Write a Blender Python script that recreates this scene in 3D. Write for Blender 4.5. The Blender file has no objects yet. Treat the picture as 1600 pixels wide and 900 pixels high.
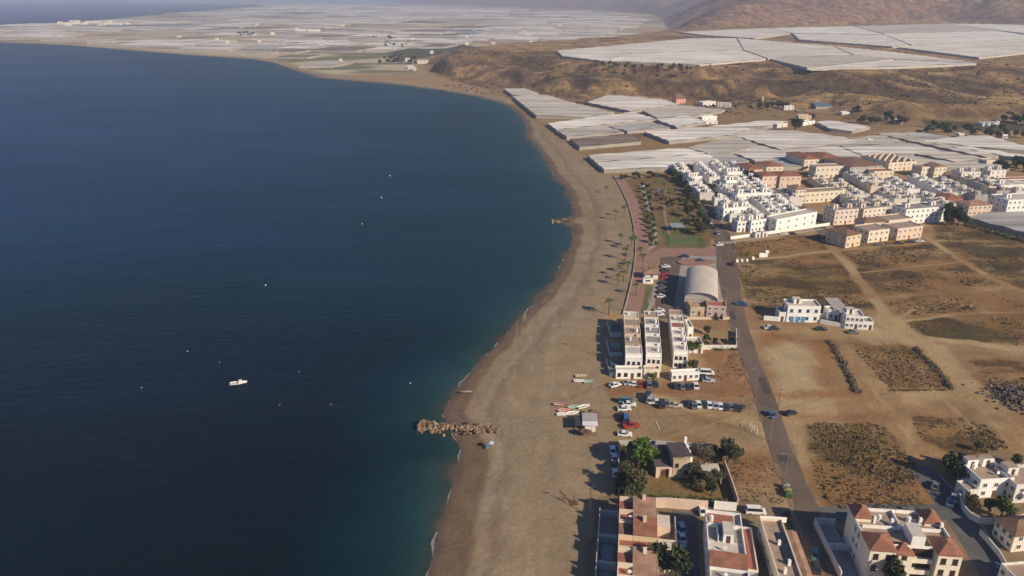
import bpy, bmesh, math, random
import numpy as np
R=math.radians; rnd=random.Random(7)
scn=bpy.context.scene; C=scn.collection
# ---------------------------------------------------------------- camera
F=1155.0; YH=-8.0; H=120.0                       # focal length (photo pixels), horizon row, drone height
TH=math.atan((450-YH)/F)
cd=bpy.data.cameras.new('camera'); cam=bpy.data.objects.new('camera',cd); C.objects.link(cam); scn.camera=cam
cam.location=(0,0,H); cam.rotation_euler=(math.pi/2-TH,0,0)
cd.sensor_width=36; cd.lens=36*F/1600; cd.clip_start=1; cd.clip_end=60000
# ---------------------------------------------------------------- light
SUN_EL=30.0; SUN_AZ=132.0                        # azimuth clockwise from the view direction (+Y): behind, to the right
w=bpy.data.worlds.new('World'); scn.world=w; w.use_nodes=True; nt=w.node_tree
sky=nt.nodes.new('ShaderNodeTexSky'); sky.sky_type='NISHITA'; sky.sun_disc=False
sky.sun_elevation=R(SUN_EL); sky.sun_rotation=R(SUN_AZ); sky.air_density=1.0; sky.dust_density=0.3; sky.ozone_density=4.0
bg=nt.nodes['Background']; bg.inputs['Strength'].default_value=0.05
tint=nt.nodes.new('ShaderNodeVectorMath'); tint.operation='MULTIPLY'; tint.inputs[1].default_value=(.72,.96,1.32)   # clear deep blue morning sky
nt.links.new(sky.outputs[0],tint.inputs[0]); nt.links.new(tint.outputs[0],bg.inputs[0])
sl=bpy.data.lights.new('sun','SUN'); sun=bpy.data.objects.new('sun',sl); C.objects.link(sun)
sl.energy=4.6; sl.angle=R(0.6); sl.color=(1.0,0.84,0.63)
sd=(math.cos(R(SUN_EL))*math.sin(R(SUN_AZ)),math.cos(R(SUN_EL))*math.cos(R(SUN_AZ)),math.sin(R(SUN_EL)))
from mathutils import Vector, Matrix
sun.rotation_euler=Vector(sd).to_track_quat('Z','Y').to_euler(); sun.location=(300,-300,400)
vs=scn.view_settings; scn.display_settings.display_device='sRGB'
vs.view_transform='Standard'; vs.look='None'; vs.gamma=1; vs.use_curve_mapping=False; vs.exposure=0.5
cy=scn.cycles; cy.max_bounces=6; cy.diffuse_bounces=2; cy.glossy_bounces=2; cy.volume_bounces=0; cy.transparent_max_bounces=6
cy.volume_max_steps=64; cy.use_denoising=True
# ---------------------------------------------------------------- survey: a photo point on the plane z, in metres
def G(px,py,z=0.0):
    u=(px-800)/F; v=(450-py)/F
    dy=math.cos(TH)+v*math.sin(TH); dz=-math.sin(TH)+v*math.cos(TH)
    t=(z-H)/dz
    return (u*t,dy*t,z)
def GP(pts,z=0.0): return np.array([G(a,b,z)[:2] for a,b in pts])
# ---------------------------------------------------------------- materials
MATS={}
def lin(c): return tuple(((x/255+0.055)/1.055)**2.4 if x>10 else x/255/12.92 for x in c)
def mat(name,col,rough=0.85,var=0.12,scale=1.2,metal=0.0,spec=0.3,bump=0.0,stain=0.0,col2=None,scale2=0.15):
    """procedural material: base colour broken up by fine noise, broad blotches and rain stains"""
    if name in MATS: return MATS[name]
    m=bpy.data.materials.new(name); m.use_nodes=True; n=m.node_tree; b=n.nodes['Principled BSDF']
    b.inputs['Roughness'].default_value=rough; b.inputs['Metallic'].default_value=metal
    b.inputs['Specular IOR Level'].default_value=spec
    geo=n.nodes.new('ShaderNodeNewGeometry')
    n1=n.nodes.new('ShaderNodeTexNoise'); n1.inputs['Scale'].default_value=scale; n1.inputs['Detail'].default_value=4
    n2=n.nodes.new('ShaderNodeTexNoise'); n2.inputs['Scale'].default_value=scale2; n2.inputs['Detail'].default_value=3
    n.links.new(geo.outputs['Position'],n1.inputs['Vector']); n.links.new(geo.outputs['Position'],n2.inputs['Vector'])
    r1=n.nodes.new('ShaderNodeMapRange'); r1.inputs[1].default_value=0.25; r1.inputs[2].default_value=0.75
    r1.inputs[3].default_value=1-var; r1.inputs[4].default_value=1+var; n.links.new(n1.outputs[0],r1.inputs[0])
    mx=n.nodes.new('ShaderNodeMix'); mx.data_type='RGBA'
    mx.inputs[6].default_value=(*col,1); c2=col2 or tuple(x*(1-var*1.3) for x in col); mx.inputs[7].default_value=(*c2,1)
    r2=n.nodes.new('ShaderNodeMapRange'); r2.inputs[1].default_value=0.38; r2.inputs[2].default_value=0.62
    n.links.new(n2.outputs[0],r2.inputs[0]); n.links.new(r2.outputs[0],mx.inputs[0])
    ml=n.nodes.new('ShaderNodeVectorMath'); ml.operation='SCALE'
    n.links.new(mx.outputs[2],ml.inputs[0]); n.links.new(r1.outputs[0],ml.inputs['Scale'])
    out=ml.outputs[0]
    if stain>0:                                   # vertical streaks of dirt run down walls
        mp=n.nodes.new('ShaderNodeMapping'); mp.inputs['Scale'].default_value=(1.6,1.6,0.16)
        n.links.new(geo.outputs['Position'],mp.inputs[0])
        n3=n.nodes.new('ShaderNodeTexNoise'); n3.inputs['Scale'].default_value=1.0; n3.inputs['Detail'].default_value=5
        n.links.new(mp.outputs[0],n3.inputs['Vector'])
        r3=n.nodes.new('ShaderNodeMapRange'); r3.inputs[1].default_value=0.5; r3.inputs[2].default_value=0.72
        r3.inputs[3].default_value=1.0; r3.inputs[4].default_value=1-stain; n.links.new(n3.outputs[0],r3.inputs[0])
        m2=n.nodes.new('ShaderNodeVectorMath'); m2.operation='SCALE'
        n.links.new(out,m2.inputs[0]); n.links.new(r3.outputs[0],m2.inputs['Scale']); out=m2.outputs[0]
    n.links.new(out,b.inputs['Base Color'])
    if bump>0:
        bp=n.nodes.new('ShaderNodeBump'); bp.inputs['Strength'].default_value=bump; bp.inputs['Distance'].default_value=0.3
        n.links.new(n1.outputs[0],bp.inputs['Height']); n.links.new(bp.outputs[0],b.inputs['Normal'])
    MATS[name]=m; return m
# ---------------------------------------------------------------- object helpers
def tag(o,label=None,cat=None,group=None,kind=None):
    if label: o['label']=label
    if cat: o['category']=cat
    if group: o['group']=group
    if kind: o['kind']=kind
    return o
def empty(name,loc,rz=0,label=None,cat=None,group=None,kind=None):
    o=bpy.data.objects.new(name,None); C.objects.link(o); o.location=loc; o.rotation_euler=(0,0,rz)
    o.empty_display_size=0.5
    return tag(o,label,cat,group,kind)
def link(name,me,parent=None,loc=None,rz=None):
    o=bpy.data.objects.new(name,me); C.objects.link(o)
    if parent: o.parent=parent
    if loc is not None: o.location=loc
    if rz is not None: o.rotation_euler=(0,0,rz)
    return o
class MB:
    """collects boxes, prisms, tubes ... and links them as one mesh object"""
    def __init__(s): s.v=[]; s.f=[]; s.m=[]
    def face(s,pts,mi=0):
        k=len(s.v); s.v+= [tuple(p) for p in pts]; s.f.append(tuple(range(k,k+len(pts)))); s.m.append(mi)
    def box(s,x0,x1,y0,y1,z0,z1,mi=0,top=None,M=None):
        k=len(s.v); P=[(x0,y0,z0),(x1,y0,z0),(x1,y1,z0),(x0,y1,z0),(x0,y0,z1),(x1,y0,z1),(x1,y1,z1),(x0,y1,z1)]
        if M is not None: P=[tuple(M@Vector(p)) for p in P]
        s.v+=P
        for f,t in (((0,3,2,1),0),((4,5,6,7),1),((0,1,5,4),0),((1,2,6,5),0),((2,3,7,6),0),((3,0,4,7),0)):
            s.f.append(tuple(k+i for i in f)); s.m.append(top if (t and top is not None) else mi)
        return s
    def prism(s,poly,z0,z1,mi=0,top=None):
        k=len(s.v); n=len(poly); s.v+=[(p[0],p[1],z0) for p in poly]+[(p[0],p[1],z1) for p in poly]
        a=sum(poly[i][0]*poly[(i+1)%n][1]-poly[(i+1)%n][0]*poly[i][1] for i in range(n))
        up=list(range(n)) if a>0 else list(range(n-1,-1,-1))
        s.f.append(tuple(k+n+i for i in up)); s.m.append(mi if top is None else top)
        s.f.append(tuple(k+i for i in reversed(up))); s.m.append(mi)
        for j in range(n):
            a_,b_=up[j],up[(j+1)%n]; s.f.append((k+a_,k+b_,k+n+b_,k+n+a_)); s.m.append(mi)
        return s
    def tube(s,pts,rad,n=8,mi=0,cap=True):
        pts=[Vector(p) for p in pts]; k=len(s.v); N=len(pts)
        for i,p in enumerate(pts):
            d=(pts[min(i+1,N-1)]-pts[max(i-1,0)]).normalized()
            a=d.cross(Vector((0,0,1)) if abs(d.z)<.9 else Vector((1,0,0))).normalized(); b=a.cross(d)
            r=rad[i] if isinstance(rad,(list,tuple)) else rad
            for j in range(n):
                t=2*math.pi*j/n; q=p+a*math.cos(t)*r+b*math.sin(t)*r; s.v.append(tuple(q))
        for i in range(N-1):
            for j in range(n):
                s.f.append((k+i*n+j,k+i*n+(j+1)%n,k+(i+1)*n+(j+1)%n,k+(i+1)*n+j)); s.m.append(mi)
        if cap:
            s.f.append(tuple(k+j for j in range(n-1,-1,-1))); s.m.append(mi)
            s.f.append(tuple(k+(N-1)*n+j for j in range(n))); s.m.append(mi)
        return s
    def mesh(s,name,mats):
        me=bpy.data.meshes.new(name); me.from_pydata(s.v,[],s.f); 
        for m in (mats if isinstance(mats,(list,tuple)) else [mats]): me.materials.append(m)
        me.polygons.foreach_set('material_index',s.m); me.update(); return me
    def build(s,name,mats,parent=None,loc=None,rz=None,smooth=False):
        me=s.mesh(name,mats)
        if smooth: me.polygons.foreach_set('use_smooth',[True]*len(me.polygons))
        return link(name,me,parent,loc,rz)
def dup(root,loc,rz=None,scale=None,label=None,group=None,mats=None):
    """a copy of a thing with copies of its parts and sub-parts (shared meshes)"""
    r=root.copy(); C.objects.link(r); r.location=loc
    if rz is not None: r.rotation_euler=(0,0,rz)
    if scale is not None: r.scale=(scale,)*3 if not isinstance(scale,(tuple,list)) else scale
    if label: r['label']=label
    if group: r['group']=group
    for ch in root.children:
        c=ch.copy(); C.objects.link(c); c.parent=r
        for g in ch.children:
            d=g.copy(); C.objects.link(d); d.parent=c
    return r
# ---------------------------------------------------------------- numpy noise and distances
def vnoise(x,y,s,seed=0):
    x=x/s; y=y/s; xi=np.floor(x).astype(np.int64); yi=np.floor(y).astype(np.int64); fx=x-xi; fy=y-yi
    fx=fx*fx*(3-2*fx); fy=fy*fy*(3-2*fy)
    def h(a,b):
        n=(a*374761393+b*668265263+seed*974634777)&0xffffffff
        n=((n^(n>>13))*1274126177)&0xffffffff
        return ((n^(n>>16))&0xffff)/65535.0
    return (h(xi,yi)*(1-fx)+h(xi+1,yi)*fx)*(1-fy)+(h(xi,yi+1)*(1-fx)+h(xi+1,yi+1)*fx)*fy
def fbm(x,y,s,o=4,seed=0):
    r=0;a=1;t=0
    for i in range(o): r=r+a*vnoise(x,y,s/2**i,seed+i*17); t+=a; a*=.5
    return r/t
def segdist(X,Y,P,closed=False):
    d=np.full(X.shape,1e9); n=len(P)
    for i in range(n if closed else n-1):
        ax,ay=P[i]; bx,by=P[(i+1)%n]; dx,dy=bx-ax,by-ay; L=dx*dx+dy*dy+1e-9
        t=np.clip(((X-ax)*dx+(Y-ay)*dy)/L,0,1); d=np.minimum(d,(X-ax-t*dx)**2+(Y-ay-t*dy)**2)
    return np.sqrt(d)
def inside(X,Y,P):
    r=np.zeros(X.shape,bool); n=len(P)
    for i in range(n):
        ax,ay=P[i]; bx,by=P[(i+1)%n]
        c=((ay>Y)!=(by>Y)); r^=c&(X<(bx-ax)*(Y-ay)/((by-ay) if abs(by-ay)>1e-9 else 1e-9)+ax)
    return r
def sdf(X,Y,P):
    """signed distance, positive inside; evaluated only near the polygon"""
    out=np.full(X.shape,-1e3); m=60
    k=(X>P[:,0].min()-m)&(X<P[:,0].max()+m)&(Y>P[:,1].min()-m)&(Y<P[:,1].max()+m)
    x=X[k];y=Y[k]; d=segdist(x,y,P,True); out[k]=np.where(inside(x,y,P),d,-d); return out
def sm(a,b,x): t=np.clip((x-a)/(b-a),0,1); return t*t*(3-2*t)
# ---------------------------------------------------------------- shape of the land
SEA=-1.0; PLAT=28.0
coast_px=[(630,1000),(668,900),(680,850),(698,790),(712,740),(721,705),(705,672),(692,648),(702,628),(720,600),(745,570),(780,535),(810,500),(845,465),(868,435),(884,400),(893,380),(896,362),(894,354),(882,350),(878,345),(886,340),(896,336),(896,328),(892,312),(885,295),(870,280),(860,265),(852,250),(838,228),(823,215),(825,200),(815,182),(800,168),(780,160),(740,150),(680,140),(620,132),(560,127),(500,122),(455,108),(430,98),(395,92),(300,86),(200,78),(100,70),(0,66),(-200,60),(-380,54),(-300,46),(-150,42),(0,39),(60,37),(120,34),(200,27),(280,20),(360,13),(420,8)]
coast=GP(coast_px,SEA)
COAST=np.vstack([[(-70,-400)],coast,[(-9000,16000),(16000,16000),(16000,-400)]])
bo=list(GP([(648,92),(668,112),(700,128),(740,136),(800,141),(900,158),(1000,152),(1060,157),(1150,166),(1245,170),(1285,166),(1312,188),(1400,190),(1500,188),(1600,192),(1900,205),(2300,215)]))
BOUT=np.array(bo+[(5000,1100),(6000,6000),(2200,5000),(1000,3300),(560,2600),(300,2150),(0,1900),(-170,1720)])
ti=list(GP([(700,86),(800,84),(870,88),(940,100),(1090,106),(1200,97),(1250,104),(1310,110),(1400,104),(1520,101),(1600,101),(1900,104),(2300,108)],PLAT))
BIN=np.array(ti+[(4600,1400),(5600,5600),(2200,4400),(1000,2850),(480,2280),(250,1850),(-20,1560)])
MOUNT=np.vstack([GP([(1060,43),(1200,41),(1480,35.5),(1600,40),(1900,46),(2400,50)],PLAT),[(9000,1800),(16000,16000),(-2500,16000),(-1500,11000),(700,6500),(900,5000),(700,3600),(520,2600)]])
def GUL(X,Y):
    wx_=X+Y*.25+(fbm(X,Y,80,3,12)-.5)*60; return np.clip(np.abs(fbm(wx_,Y*.3,52,3,9)-.5)*3.2,0,1)
def land(X,Y):
    dc=sdfc(X,Y)
    z=np.clip(SEA+dc*0.055,-4,0.0)
    do=sdf2(X,Y,BOUT); di=sdf2(X,Y,BIN)
    wob=(fbm(X,Y,120,3,5)-.5)*50*sm(5,60,do)*sm(0,40,-di)
    t=np.clip((do+wob)/(do+np.maximum(-di,0)+1e-3),0,1); t=np.where(di>0,1,np.where(do>0,t,0))
    gul=GUL(X,Y)
    cl=sm(330,400,X); tg=np.clip(t+(gul-.5)*.08*np.clip(t*8,0,1),0,1); prof=(1-cl)*(.22*np.clip(tg/.34,0,1)+.42*sm(.32,.50,tg)+.06*t+.30*sm(.74,.95,tg))+cl*(.5*np.clip((t+(gul-.5)*.06*np.clip(t*20,0,1))/.16,0,1)+.08*t+.42*sm(.5,1,t))
    band=np.clip(4*t*(1-t),0,1)
    z=z+PLAT*prof-band*(1-gul)*5.5+band*(fbm(X,Y,38,4,3)-.5)*5
    dm=sdf2(X,Y,MOUNT); rid=1-np.abs(fbm(X+Y*.4,Y,420,5,21)*2-1)
    mh=np.maximum(dm,0); grow=1-np.exp(-mh/850)
    z=z+grow*400*(0.45+0.75*rid*rid)*np.where(mh>0,1,0)*(1-.35*sm(2500,9000,Y))
    rock=(fbm(X,Y,60,4,31)-.5)*16*sm(0,150,mh); z=z+rock
    return z,dc,do,di,t,dm
def sdf2(X,Y,P): d=segdist(X,Y,P,True); return np.where(inside(X,Y,P),d,-d)
sdfc=lambda X,Y: sdf2(X,Y,COAST)
def GL(px,py):
    z=0.0
    for _ in range(6):
        p=G(px,py,z); z=float(land(np.array([p[0]]),np.array([p[1]]))[0][0])*.7+z*.3
    return G(px,py,z)
def gz(x,y): return land(np.atleast_1d(np.array(x,float)),np.atleast_1d(np.array(y,float)))[0]
def grow_axis(a,step,g,end):
    r=[];
    while (a<end if step>0 else a>end): a+=step; r.append(a); step*=g
    return r
xs=np.array(sorted(grow_axis(-45,-1.6,1.03,-9000)))
xs=np.concatenate([xs,np.arange(-45,235,1.0),np.array(grow_axis(234,1.1,1.013,9500))])
ys=np.concatenate([np.array([-350,-200,-100,-40,10,45,70,85]),np.arange(95,330,0.9),np.array(grow_axis(329.6,1.0,1.0125,15500))])
X,Y=np.meshgrid(xs,ys); sh=X.shape; X=X.ravel(); Y=Y.ravel()
Z,dc,do,di,tb,dm=land(X,Y); gulc=GUL(X,Y)
# ---- base colour of the ground (materials of the place, no light in it)
def c3(r,g,b): return np.array([r,g,b])
col=np.tile(c3(.27,.195,.13),(X.size,1)); scrub=np.full(X.size,.25)
def paint(mask,c,s=None):
    global col,scrub
    mk=np.clip(mask,0,1)[:,None]; col=col*(1-mk)+np.asarray(c)*mk
    if s is not None: scrub=scrub*(1-mk[:,0])+s*mk[:,0]
wx=X+(fbm(X,Y,9,3,41)-.5)*6; wy=Y+(fbm(X,Y,9,3,51)-.5)*8
def poly(px,c,s=None,soft=1.5,z=0): paint(sm(-soft,soft,sdf(wx,wy,GP(px,z))),c,s)
def track(px,wd,c,s=0.0,soft=None,al=1.0):
    P=GP(px); k=(wx>P[:,0].min()-20)&(wx<P[:,0].max()+20)&(wy>P[:,1].min()-20)&(wy<P[:,1].max()+20)
    m=np.zeros(X.size); jx=X*.6+wx*.4; jy=Y*.6+wy*.4
    m[k]=1-sm(wd*.5-(soft or wd*.18),wd*.5+(soft or wd*.18),segdist(jx[k],jy[k],P)); paint(m*al,c,s)
n1=fbm(X,Y,70,4,61); n2=fbm(X,Y,16,4,71); n3=fbm(X*.35+Y*.2,Y,7,3,81)
SAND=c3(.278,.212,.132); TAN=c3(.285,.215,.145); DRY=c3(.165,.112,.050); RED=c3(.235,.13,.072); OLIVE=c3(.125,.098,.045); PATH=c3(.355,.27,.18)
col=col*(0.86+.28*n2[:,None])
# hill, plateau and mountain
paint(sm(-6,10,do),c3(.35,.235,.13),.25)
paint(sm(-6,10,do)*sm(.46,.66,n1)*.8,c3(.21,.14,.075),.7)
paint(sm(-6,10,do)*sm(.55,.7,n2)*.8,c3(.34,.24,.14),.15)
paint(sm(.05,.12,tb)*(1-sm(.35,.5,tb))*sm(300,380,X)*.9,c3(.42,.29,.15),.05)
paint(sm(.40,.55,tb)*(1-sm(.93,1,tb))*sm(.4,.6,n2)*.6,c3(.14,.09,.05),.7)
paint(sm(-10,40,dm),c3(.25,.15,.10),.3)
rr=fbm(X,Y,160,4,91); paint(sm(0,60,dm)*sm(.5,.68,rr),c3(.13,.09,.085),.6)
paint(sm(0,60,dm)*sm(.55,.75,n1)*.7,c3(.27,.175,.12),.1)
paint(sm(0,60,dm)*sm(1500,1700,X)*sm(.45,.55,n2)*(1-sm(300,600,dm)),c3(.34,.24,.12),.2)
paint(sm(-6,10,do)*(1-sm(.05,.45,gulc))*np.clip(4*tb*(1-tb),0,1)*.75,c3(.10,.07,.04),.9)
paint(sm(-6,10,do)*sm(.55,.7,fbm(X,Y*2,22,3,77))*.45,c3(.14,.10,.06),.9)
for tp,zz,wd_ in (([(1150,119),(1250,121),(1370,124),(1440,131),(1520,146),(1600,155),(1700,162)],14,5),([(880,112),(960,117),(1060,121),(1150,119)],14,4),([(1200,110),(1300,116),(1420,118),(1600,120)],20,3.5)):
    P_=GP(tp,zz); m=1-sm(wd_*.5,wd_*1.0,segdist(X,Y,P_)); paint(m*.7,c3(.42,.32,.21),0)
paint(sm(1330,1400,Y)*(1-sm(60,110,dc))*sm(-30,0,dc)*(do<-60)*.8,c3(.40,.36,.29),0)
# far delta
dl=sm(1250,1330,Y-X*.15)*(1-sm(-25,0,do))*(1-sm(-10,10,dm))
paint(dl,c3(.40,.36,.30),.05); paint(dl*sm(.56,.66,fbm(X,Y*3,160,3,101)),c3(.13,.135,.10),.3)
paint(dl*sm(.58,.7,fbm(X,Y*2.5,260,3,111))*.8,c3(.30,.21,.16),.1)
poly([(640,70),(700,66),(760,76),(690,84),(640,95),(600,98),(620,88),(600,84)],(.11,.12,.07),.9,12)
poly([(400,92),(590,86),(640,86),(580,92),(470,96),(430,96)],(.15,.15,.085),.4,8)
poly([(400,68),(560,66),(600,80),(470,84),(400,82)],(.17,.16,.14),.1,12)
poly([(200,70),(400,72),(520,78),(420,80),(230,75)],(.12,.12,.13),.1,12)
# flat fields behind the beach
poly([(640,100),(690,120),(760,140),(800,170),(840,215),(905,240),(935,262),(1060,262),(1400,200),(1650,190),(1650,186),(1300,178),(1100,160),(900,152),(760,130),(700,120)],(.215,.15,.09),.35,4)
poly([(1450,200),(1600,205),(1650,215),(1650,195),(1440,188)],(.10,.09,.05),.8,3)
poly([(900,205),(985,205),(1010,215),(980,225),(925,230)],(.13,.095,.065),.1,2)
FR=[(1140,380),(1300,366),(1440,372),(1500,355),(1760,335),(1760,560),(1500,540),(1412,520),(1395,502),(1290,478),(1166,478),(1148,420)]
poly(FR,DRY*1.12,.55,3)
frm=sm(-3,3,sdf(wx,wy,GP(FR))); n4=fbm(X*.5+Y*.3,Y*1.4,11,4,201); n5=fbm(X,Y,28,3,211)
poly([(1140,380),(1280,366),(1302,386),(1150,402)],DRY*1.1,.6)
poly([(1150,410),(1305,398),(1372,482),(1385,500),(1290,476),(1168,478)],DRY*1.05,.7)
poly([(1320,397),(1445,382),(1500,404),(1345,422)],DRY,.8)
poly([(1350,430),(1497,415),(1562,446),(1380,462)],DRY,.7)
poly([(1385,470),(1560,458),(1640,470),(1640,484),(1410,494)],DRY*1.2,.6)
poly([(1415,503),(1500,495),(1660,492),(1660,545),(1440,530)],c3(.16,.115,.055),.85,5)
poly([(1455,355),(1700,340),(1700,480),(1600,445),(1540,425),(1490,392)],DRY*.95,.85)
paint(frm*sm(.5,.66,n4)*.75,c3(.085,.055,.028),.9); paint(frm*sm(.56,.7,n5)*.5,c3(.12,.105,.045),.8); paint(frm*(1-sm(.34,.44,n4))*.6,c3(.25,.18,.105),.2); paint(frm*(1-sm(.3,.42,n5))*.5,c3(.22,.12,.06),.4)
poly([(1180,512),(1400,520),(1440,560),(1500,620),(1600,700),(1600,745),(1450,740),(1400,660),(1240,650),(1195,600)],TAN,.1,3)
poly([(1180,606),(1330,606),(1400,628),(1380,652),(1210,652)],RED*1.0,.1,5); poly([(1180,515),(1300,520),(1310,600),(1200,615)],RED*1.05,.1,5)
poly([(1196,540),(1262,535),(1290,608),(1216,612)],c3(.32,.262,.185),.0,3)
poly([(1320,530),(1430,541),(1490,608),(1385,610)],DRY*1.15,.55)
poly([(1498,552),(1680,560),(1680,640),(1600,640),(1540,612)],c3(.20,.125,.07),.5,5)
poly([(1255,662),(1380,658),(1432,722),(1480,800),(1300,800),(1275,760)],DRY*1.1,.6)
poly([(1300,740),(1420,730),(1450,790),(1310,790)],RED*.8,.3,6)
poly([(1420,655),(1530,650),(1580,700),(1560,716),(1500,716),(1440,690)],DRY*1.05,.6)
poly([(1130,718),(1200,705),(1228,792),(1150,788)],RED*.9,.4)
poly([(1095,545),(1150,540),(1188,608),(1120,615),(1040,606),(1040,596),(1095,592)],RED*.95,.1)
poly([(930,596),(1200,600),(1215,690),(1130,695),(960,690)],TAN*.78,.05,3)
poly([(930,600),(1160,600),(1170,622),(940,622)],RED*.9,.1,3)
for p,wd in (([(1292,376),(1330,420),(1375,480),(1397,510),(1412,524)],4.6),([(1180,406),(1310,391),(1445,379),(1480,376)],2.8),([(1430,358),(1490,400),(1540,430),(1585,450),(1640,470)],3.4),
   ([(1345,426),(1500,410)],1.6),([(1380,464),(1500,457),(1580,450)],3.0),([(1410,502),(1500,491),(1640,486)],2.0),([(1395,500),(1430,482),(1520,478)],1.6),([(1165,472),(1290,477),(1330,474)],1.3),
   ([(1170,512),(1290,519),(1360,519),(1412,526),(1462,545),(1492,585),(1545,640),(1610,705),(1700,790)],8),([(1412,524),(1500,535),(1660,552)],5),
   ([(1312,528),(1342,565),(1378,612),(1402,645),(1425,690),(1440,712)],6),([(1200,632),(1300,636),(1400,628),(1500,612),(1540,620)],9),
   ([(1390,500),(1410,520),(1420,530)],12),([(1010,620),(1180,660),(1215,690)],6)):
    track(p,wd,PATH*(.9 if wd>3 else .85))
pl_=np.maximum(np.maximum(sm(-1,2,sdf(wx,wy,GP([(1320,530),(1430,541),(1490,608),(1385,610)]))),sm(-1,2,sdf(wx,wy,GP([(1255,662),(1380,658),(1432,722),(1480,800),(1300,800),(1275,760)])))),sm(-1,2,sdf(wx,wy,GP([(1498,552),(1680,560),(1680,640),(1600,640),(1540,612)]))))
pl_=np.maximum(pl_,sm(-1,2,sdf(wx,wy,GP([(1420,655),(1530,650),(1580,700),(1560,716),(1500,716),(1440,690)]))))
paint(pl_*sm(.5,.62,n4)*.6,c3(.09,.058,.03),.9); paint(pl_*(1-sm(.36,.46,n4))*.55,c3(.24,.165,.09),.1)
hk=fbm(X,Y,30,3,131); paint(sm(.50,.60,hk)*(dc>60)*(Y<480)*(do<0)*.6,c3(.20,.118,.062)); paint(sm(.55,.68,fbm(X,Y,13,4,133))*(X>98)*(Y<300)*(do<0)*.45,c3(.13,.085,.045),.5)
paint(sm(.6,.72,n2)*(dc>45)*(Y<480)*(do<0)*.35,c3(.31,.24,.16))
# town floor near the bottom of the picture
poly([(925,770),(1150,775),(1235,800),(1300,1000),(900,1100)],(.15,.12,.095),.0,1)
poly([(1470,745),(1540,700),(1700,740),(1800,1000),(1330,1000),(1290,840),(1380,805),(1470,800)],(.19,.15,.115),.1,1)
# garden with the big trees, park, lawns
poly([(955,695),(1110,700),(1145,705),(1165,790),(950,775)],(.16,.115,.06),.3,1)
poly([(960,760),(1060,768),(1150,775),(1150,785),(950,776)],(.10,.10,.04),.7,1)
poly([(968,282),(1062,268),(1092,318),(1116,368),(1100,392),(1030,395),(1008,440),(990,440),(1000,370),(992,325)],(.155,.11,.06),.45,1)
poly([(1036,362),(1095,366),(1098,384),(1042,386)],(.07,.105,.03),.3,1)
poly([(1028,330),(1072,326),(1088,358),(1036,362)],(.12,.11,.045),.5,1)
poly([(1003,446),(1020,446),(1013,492),(993,492)],(.09,.10,.03),.5,1)
poly([(985,385),(1008,392),(1006,410),(990,410)],(.09,.095,.035),.6,1)
# beach: dry sand, damp sand by the water
rt=random.Random(5)
def xtrack(a,b,bow,wd,al,c):
    a=np.array(G(*a)[:2]);b=np.array(G(*b)[:2]); d=b-a; nrm=np.array([-d[1],d[0]])/np.linalg.norm(d)
    P=np.array([a+d*t+nrm*bow*math.sin(math.pi*t) for t in np.linspace(0,1,7)]); k=(X>P[:,0].min()-4)&(X<P[:,0].max()+4)&(Y>P[:,1].min()-4)&(Y<P[:,1].max()+4)
    m=np.zeros(X.size); m[k]=1-sm(wd*.35,wd*.9,segdist(X[k],Y[k],P)); paint(m*al*sm(.35,.55,n3),c)
TR=[((940,615),(1190,660)),((930,640),(1180,625)),((960,690),(1190,640)),((1200,560),(1300,650)),((1190,650),(1420,640)),((1400,530),(1560,700)),((1200,640),(1480,560)),((1150,780),(1210,680)),((1130,600),(1180,560)),((1420,690),(1330,560)),((1300,640),(1440,760)),((905,620),(960,600)),((1060,615),(1180,610)),((1230,540),(1290,610))]
bw=(fbm(X,Y,40,3,141)-.5)*6
beach=(Y<1300)&(X<115)
bm=(1-sm(60,75,dc+bw))*sm(-30,0,dc)
bp_=sdf(X+(wx-X)*.3,Y,np.vstack([[(-60,-100)],coast[2:44]+np.array([-25,0]),GP([(780,150),(845,196),(905,245),(938,266),(958,280),(983,325),(992,372),(990,440),(975,485),(946,488),(938,600),(960,640),(955,700),(956,770),(926,785),(910,900),(890,1100)])]))
paint(sm(-1,1,bp_)*(do<0),SAND,0)
paint((Y>=900)*(1-sm(18,30,dc))*sm(-30,0,dc),c3(.27,.21,.155),.0)
nb=fbm(X,Y,45,4,151); onb=(dc<130)*(Y<900)*(X<80)
paint(sm(.5,.7,nb)*onb*.35,c3(.31,.255,.19)); paint(sm(.55,.7,fbm(X*2,Y*.6,20,3,161))*onb*.3,c3(.20,.155,.105))
ww=dc+(fbm(X,Y,14,3,171)-.5)*3.5
wwd=4.2+3.5*(1-sm(170,215,Y)); wr=sm(1.0,2.2,ww)*(1-sm(wwd,wwd+2,ww))*(Y<1400)
paint(wr*.85,c3(.14,.098,.062)); paint((1-sm(1.2,2.4,ww))*(Y<1400),c3(.12,.085,.065))
paint(sm(12,13,ww)*(1-sm(14.5,16,ww))*.5*(Y<700),c3(.19,.145,.10)*1.0); paint(sm(9.5,10.5,ww)*(1-sm(11.5,12.5,ww))*.45*(Y<700)*sm(.3,.6,n2),c3(.32,.265,.20))
for a,b in TR:
    for j in range(4):
        o1=(a[0]+rt.uniform(-25,25),a[1]+rt.uniform(-12,12)); o2=(b[0]+rt.uniform(-30,30),b[1]+rt.uniform(-14,14)); xtrack(o1,o2,rt.uniform(-6,6),rt.uniform(.5,1.3),rt.uniform(.25,.6),c3(.33,.255,.175) if rt.random()<.6 else c3(.18,.12,.075))
for j in range(26):
    x=rt.uniform(780,930); y=rt.uniform(480,880); xtrack((x,y),(x+rt.uniform(-60,60)*(y/700),y-rt.uniform(60,220)),rt.uniform(-4,4),rt.uniform(.5,1.1),rt.uniform(.2,.45),c3(.36,.29,.205) if rt.random()<.5 else c3(.22,.165,.11))
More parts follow.
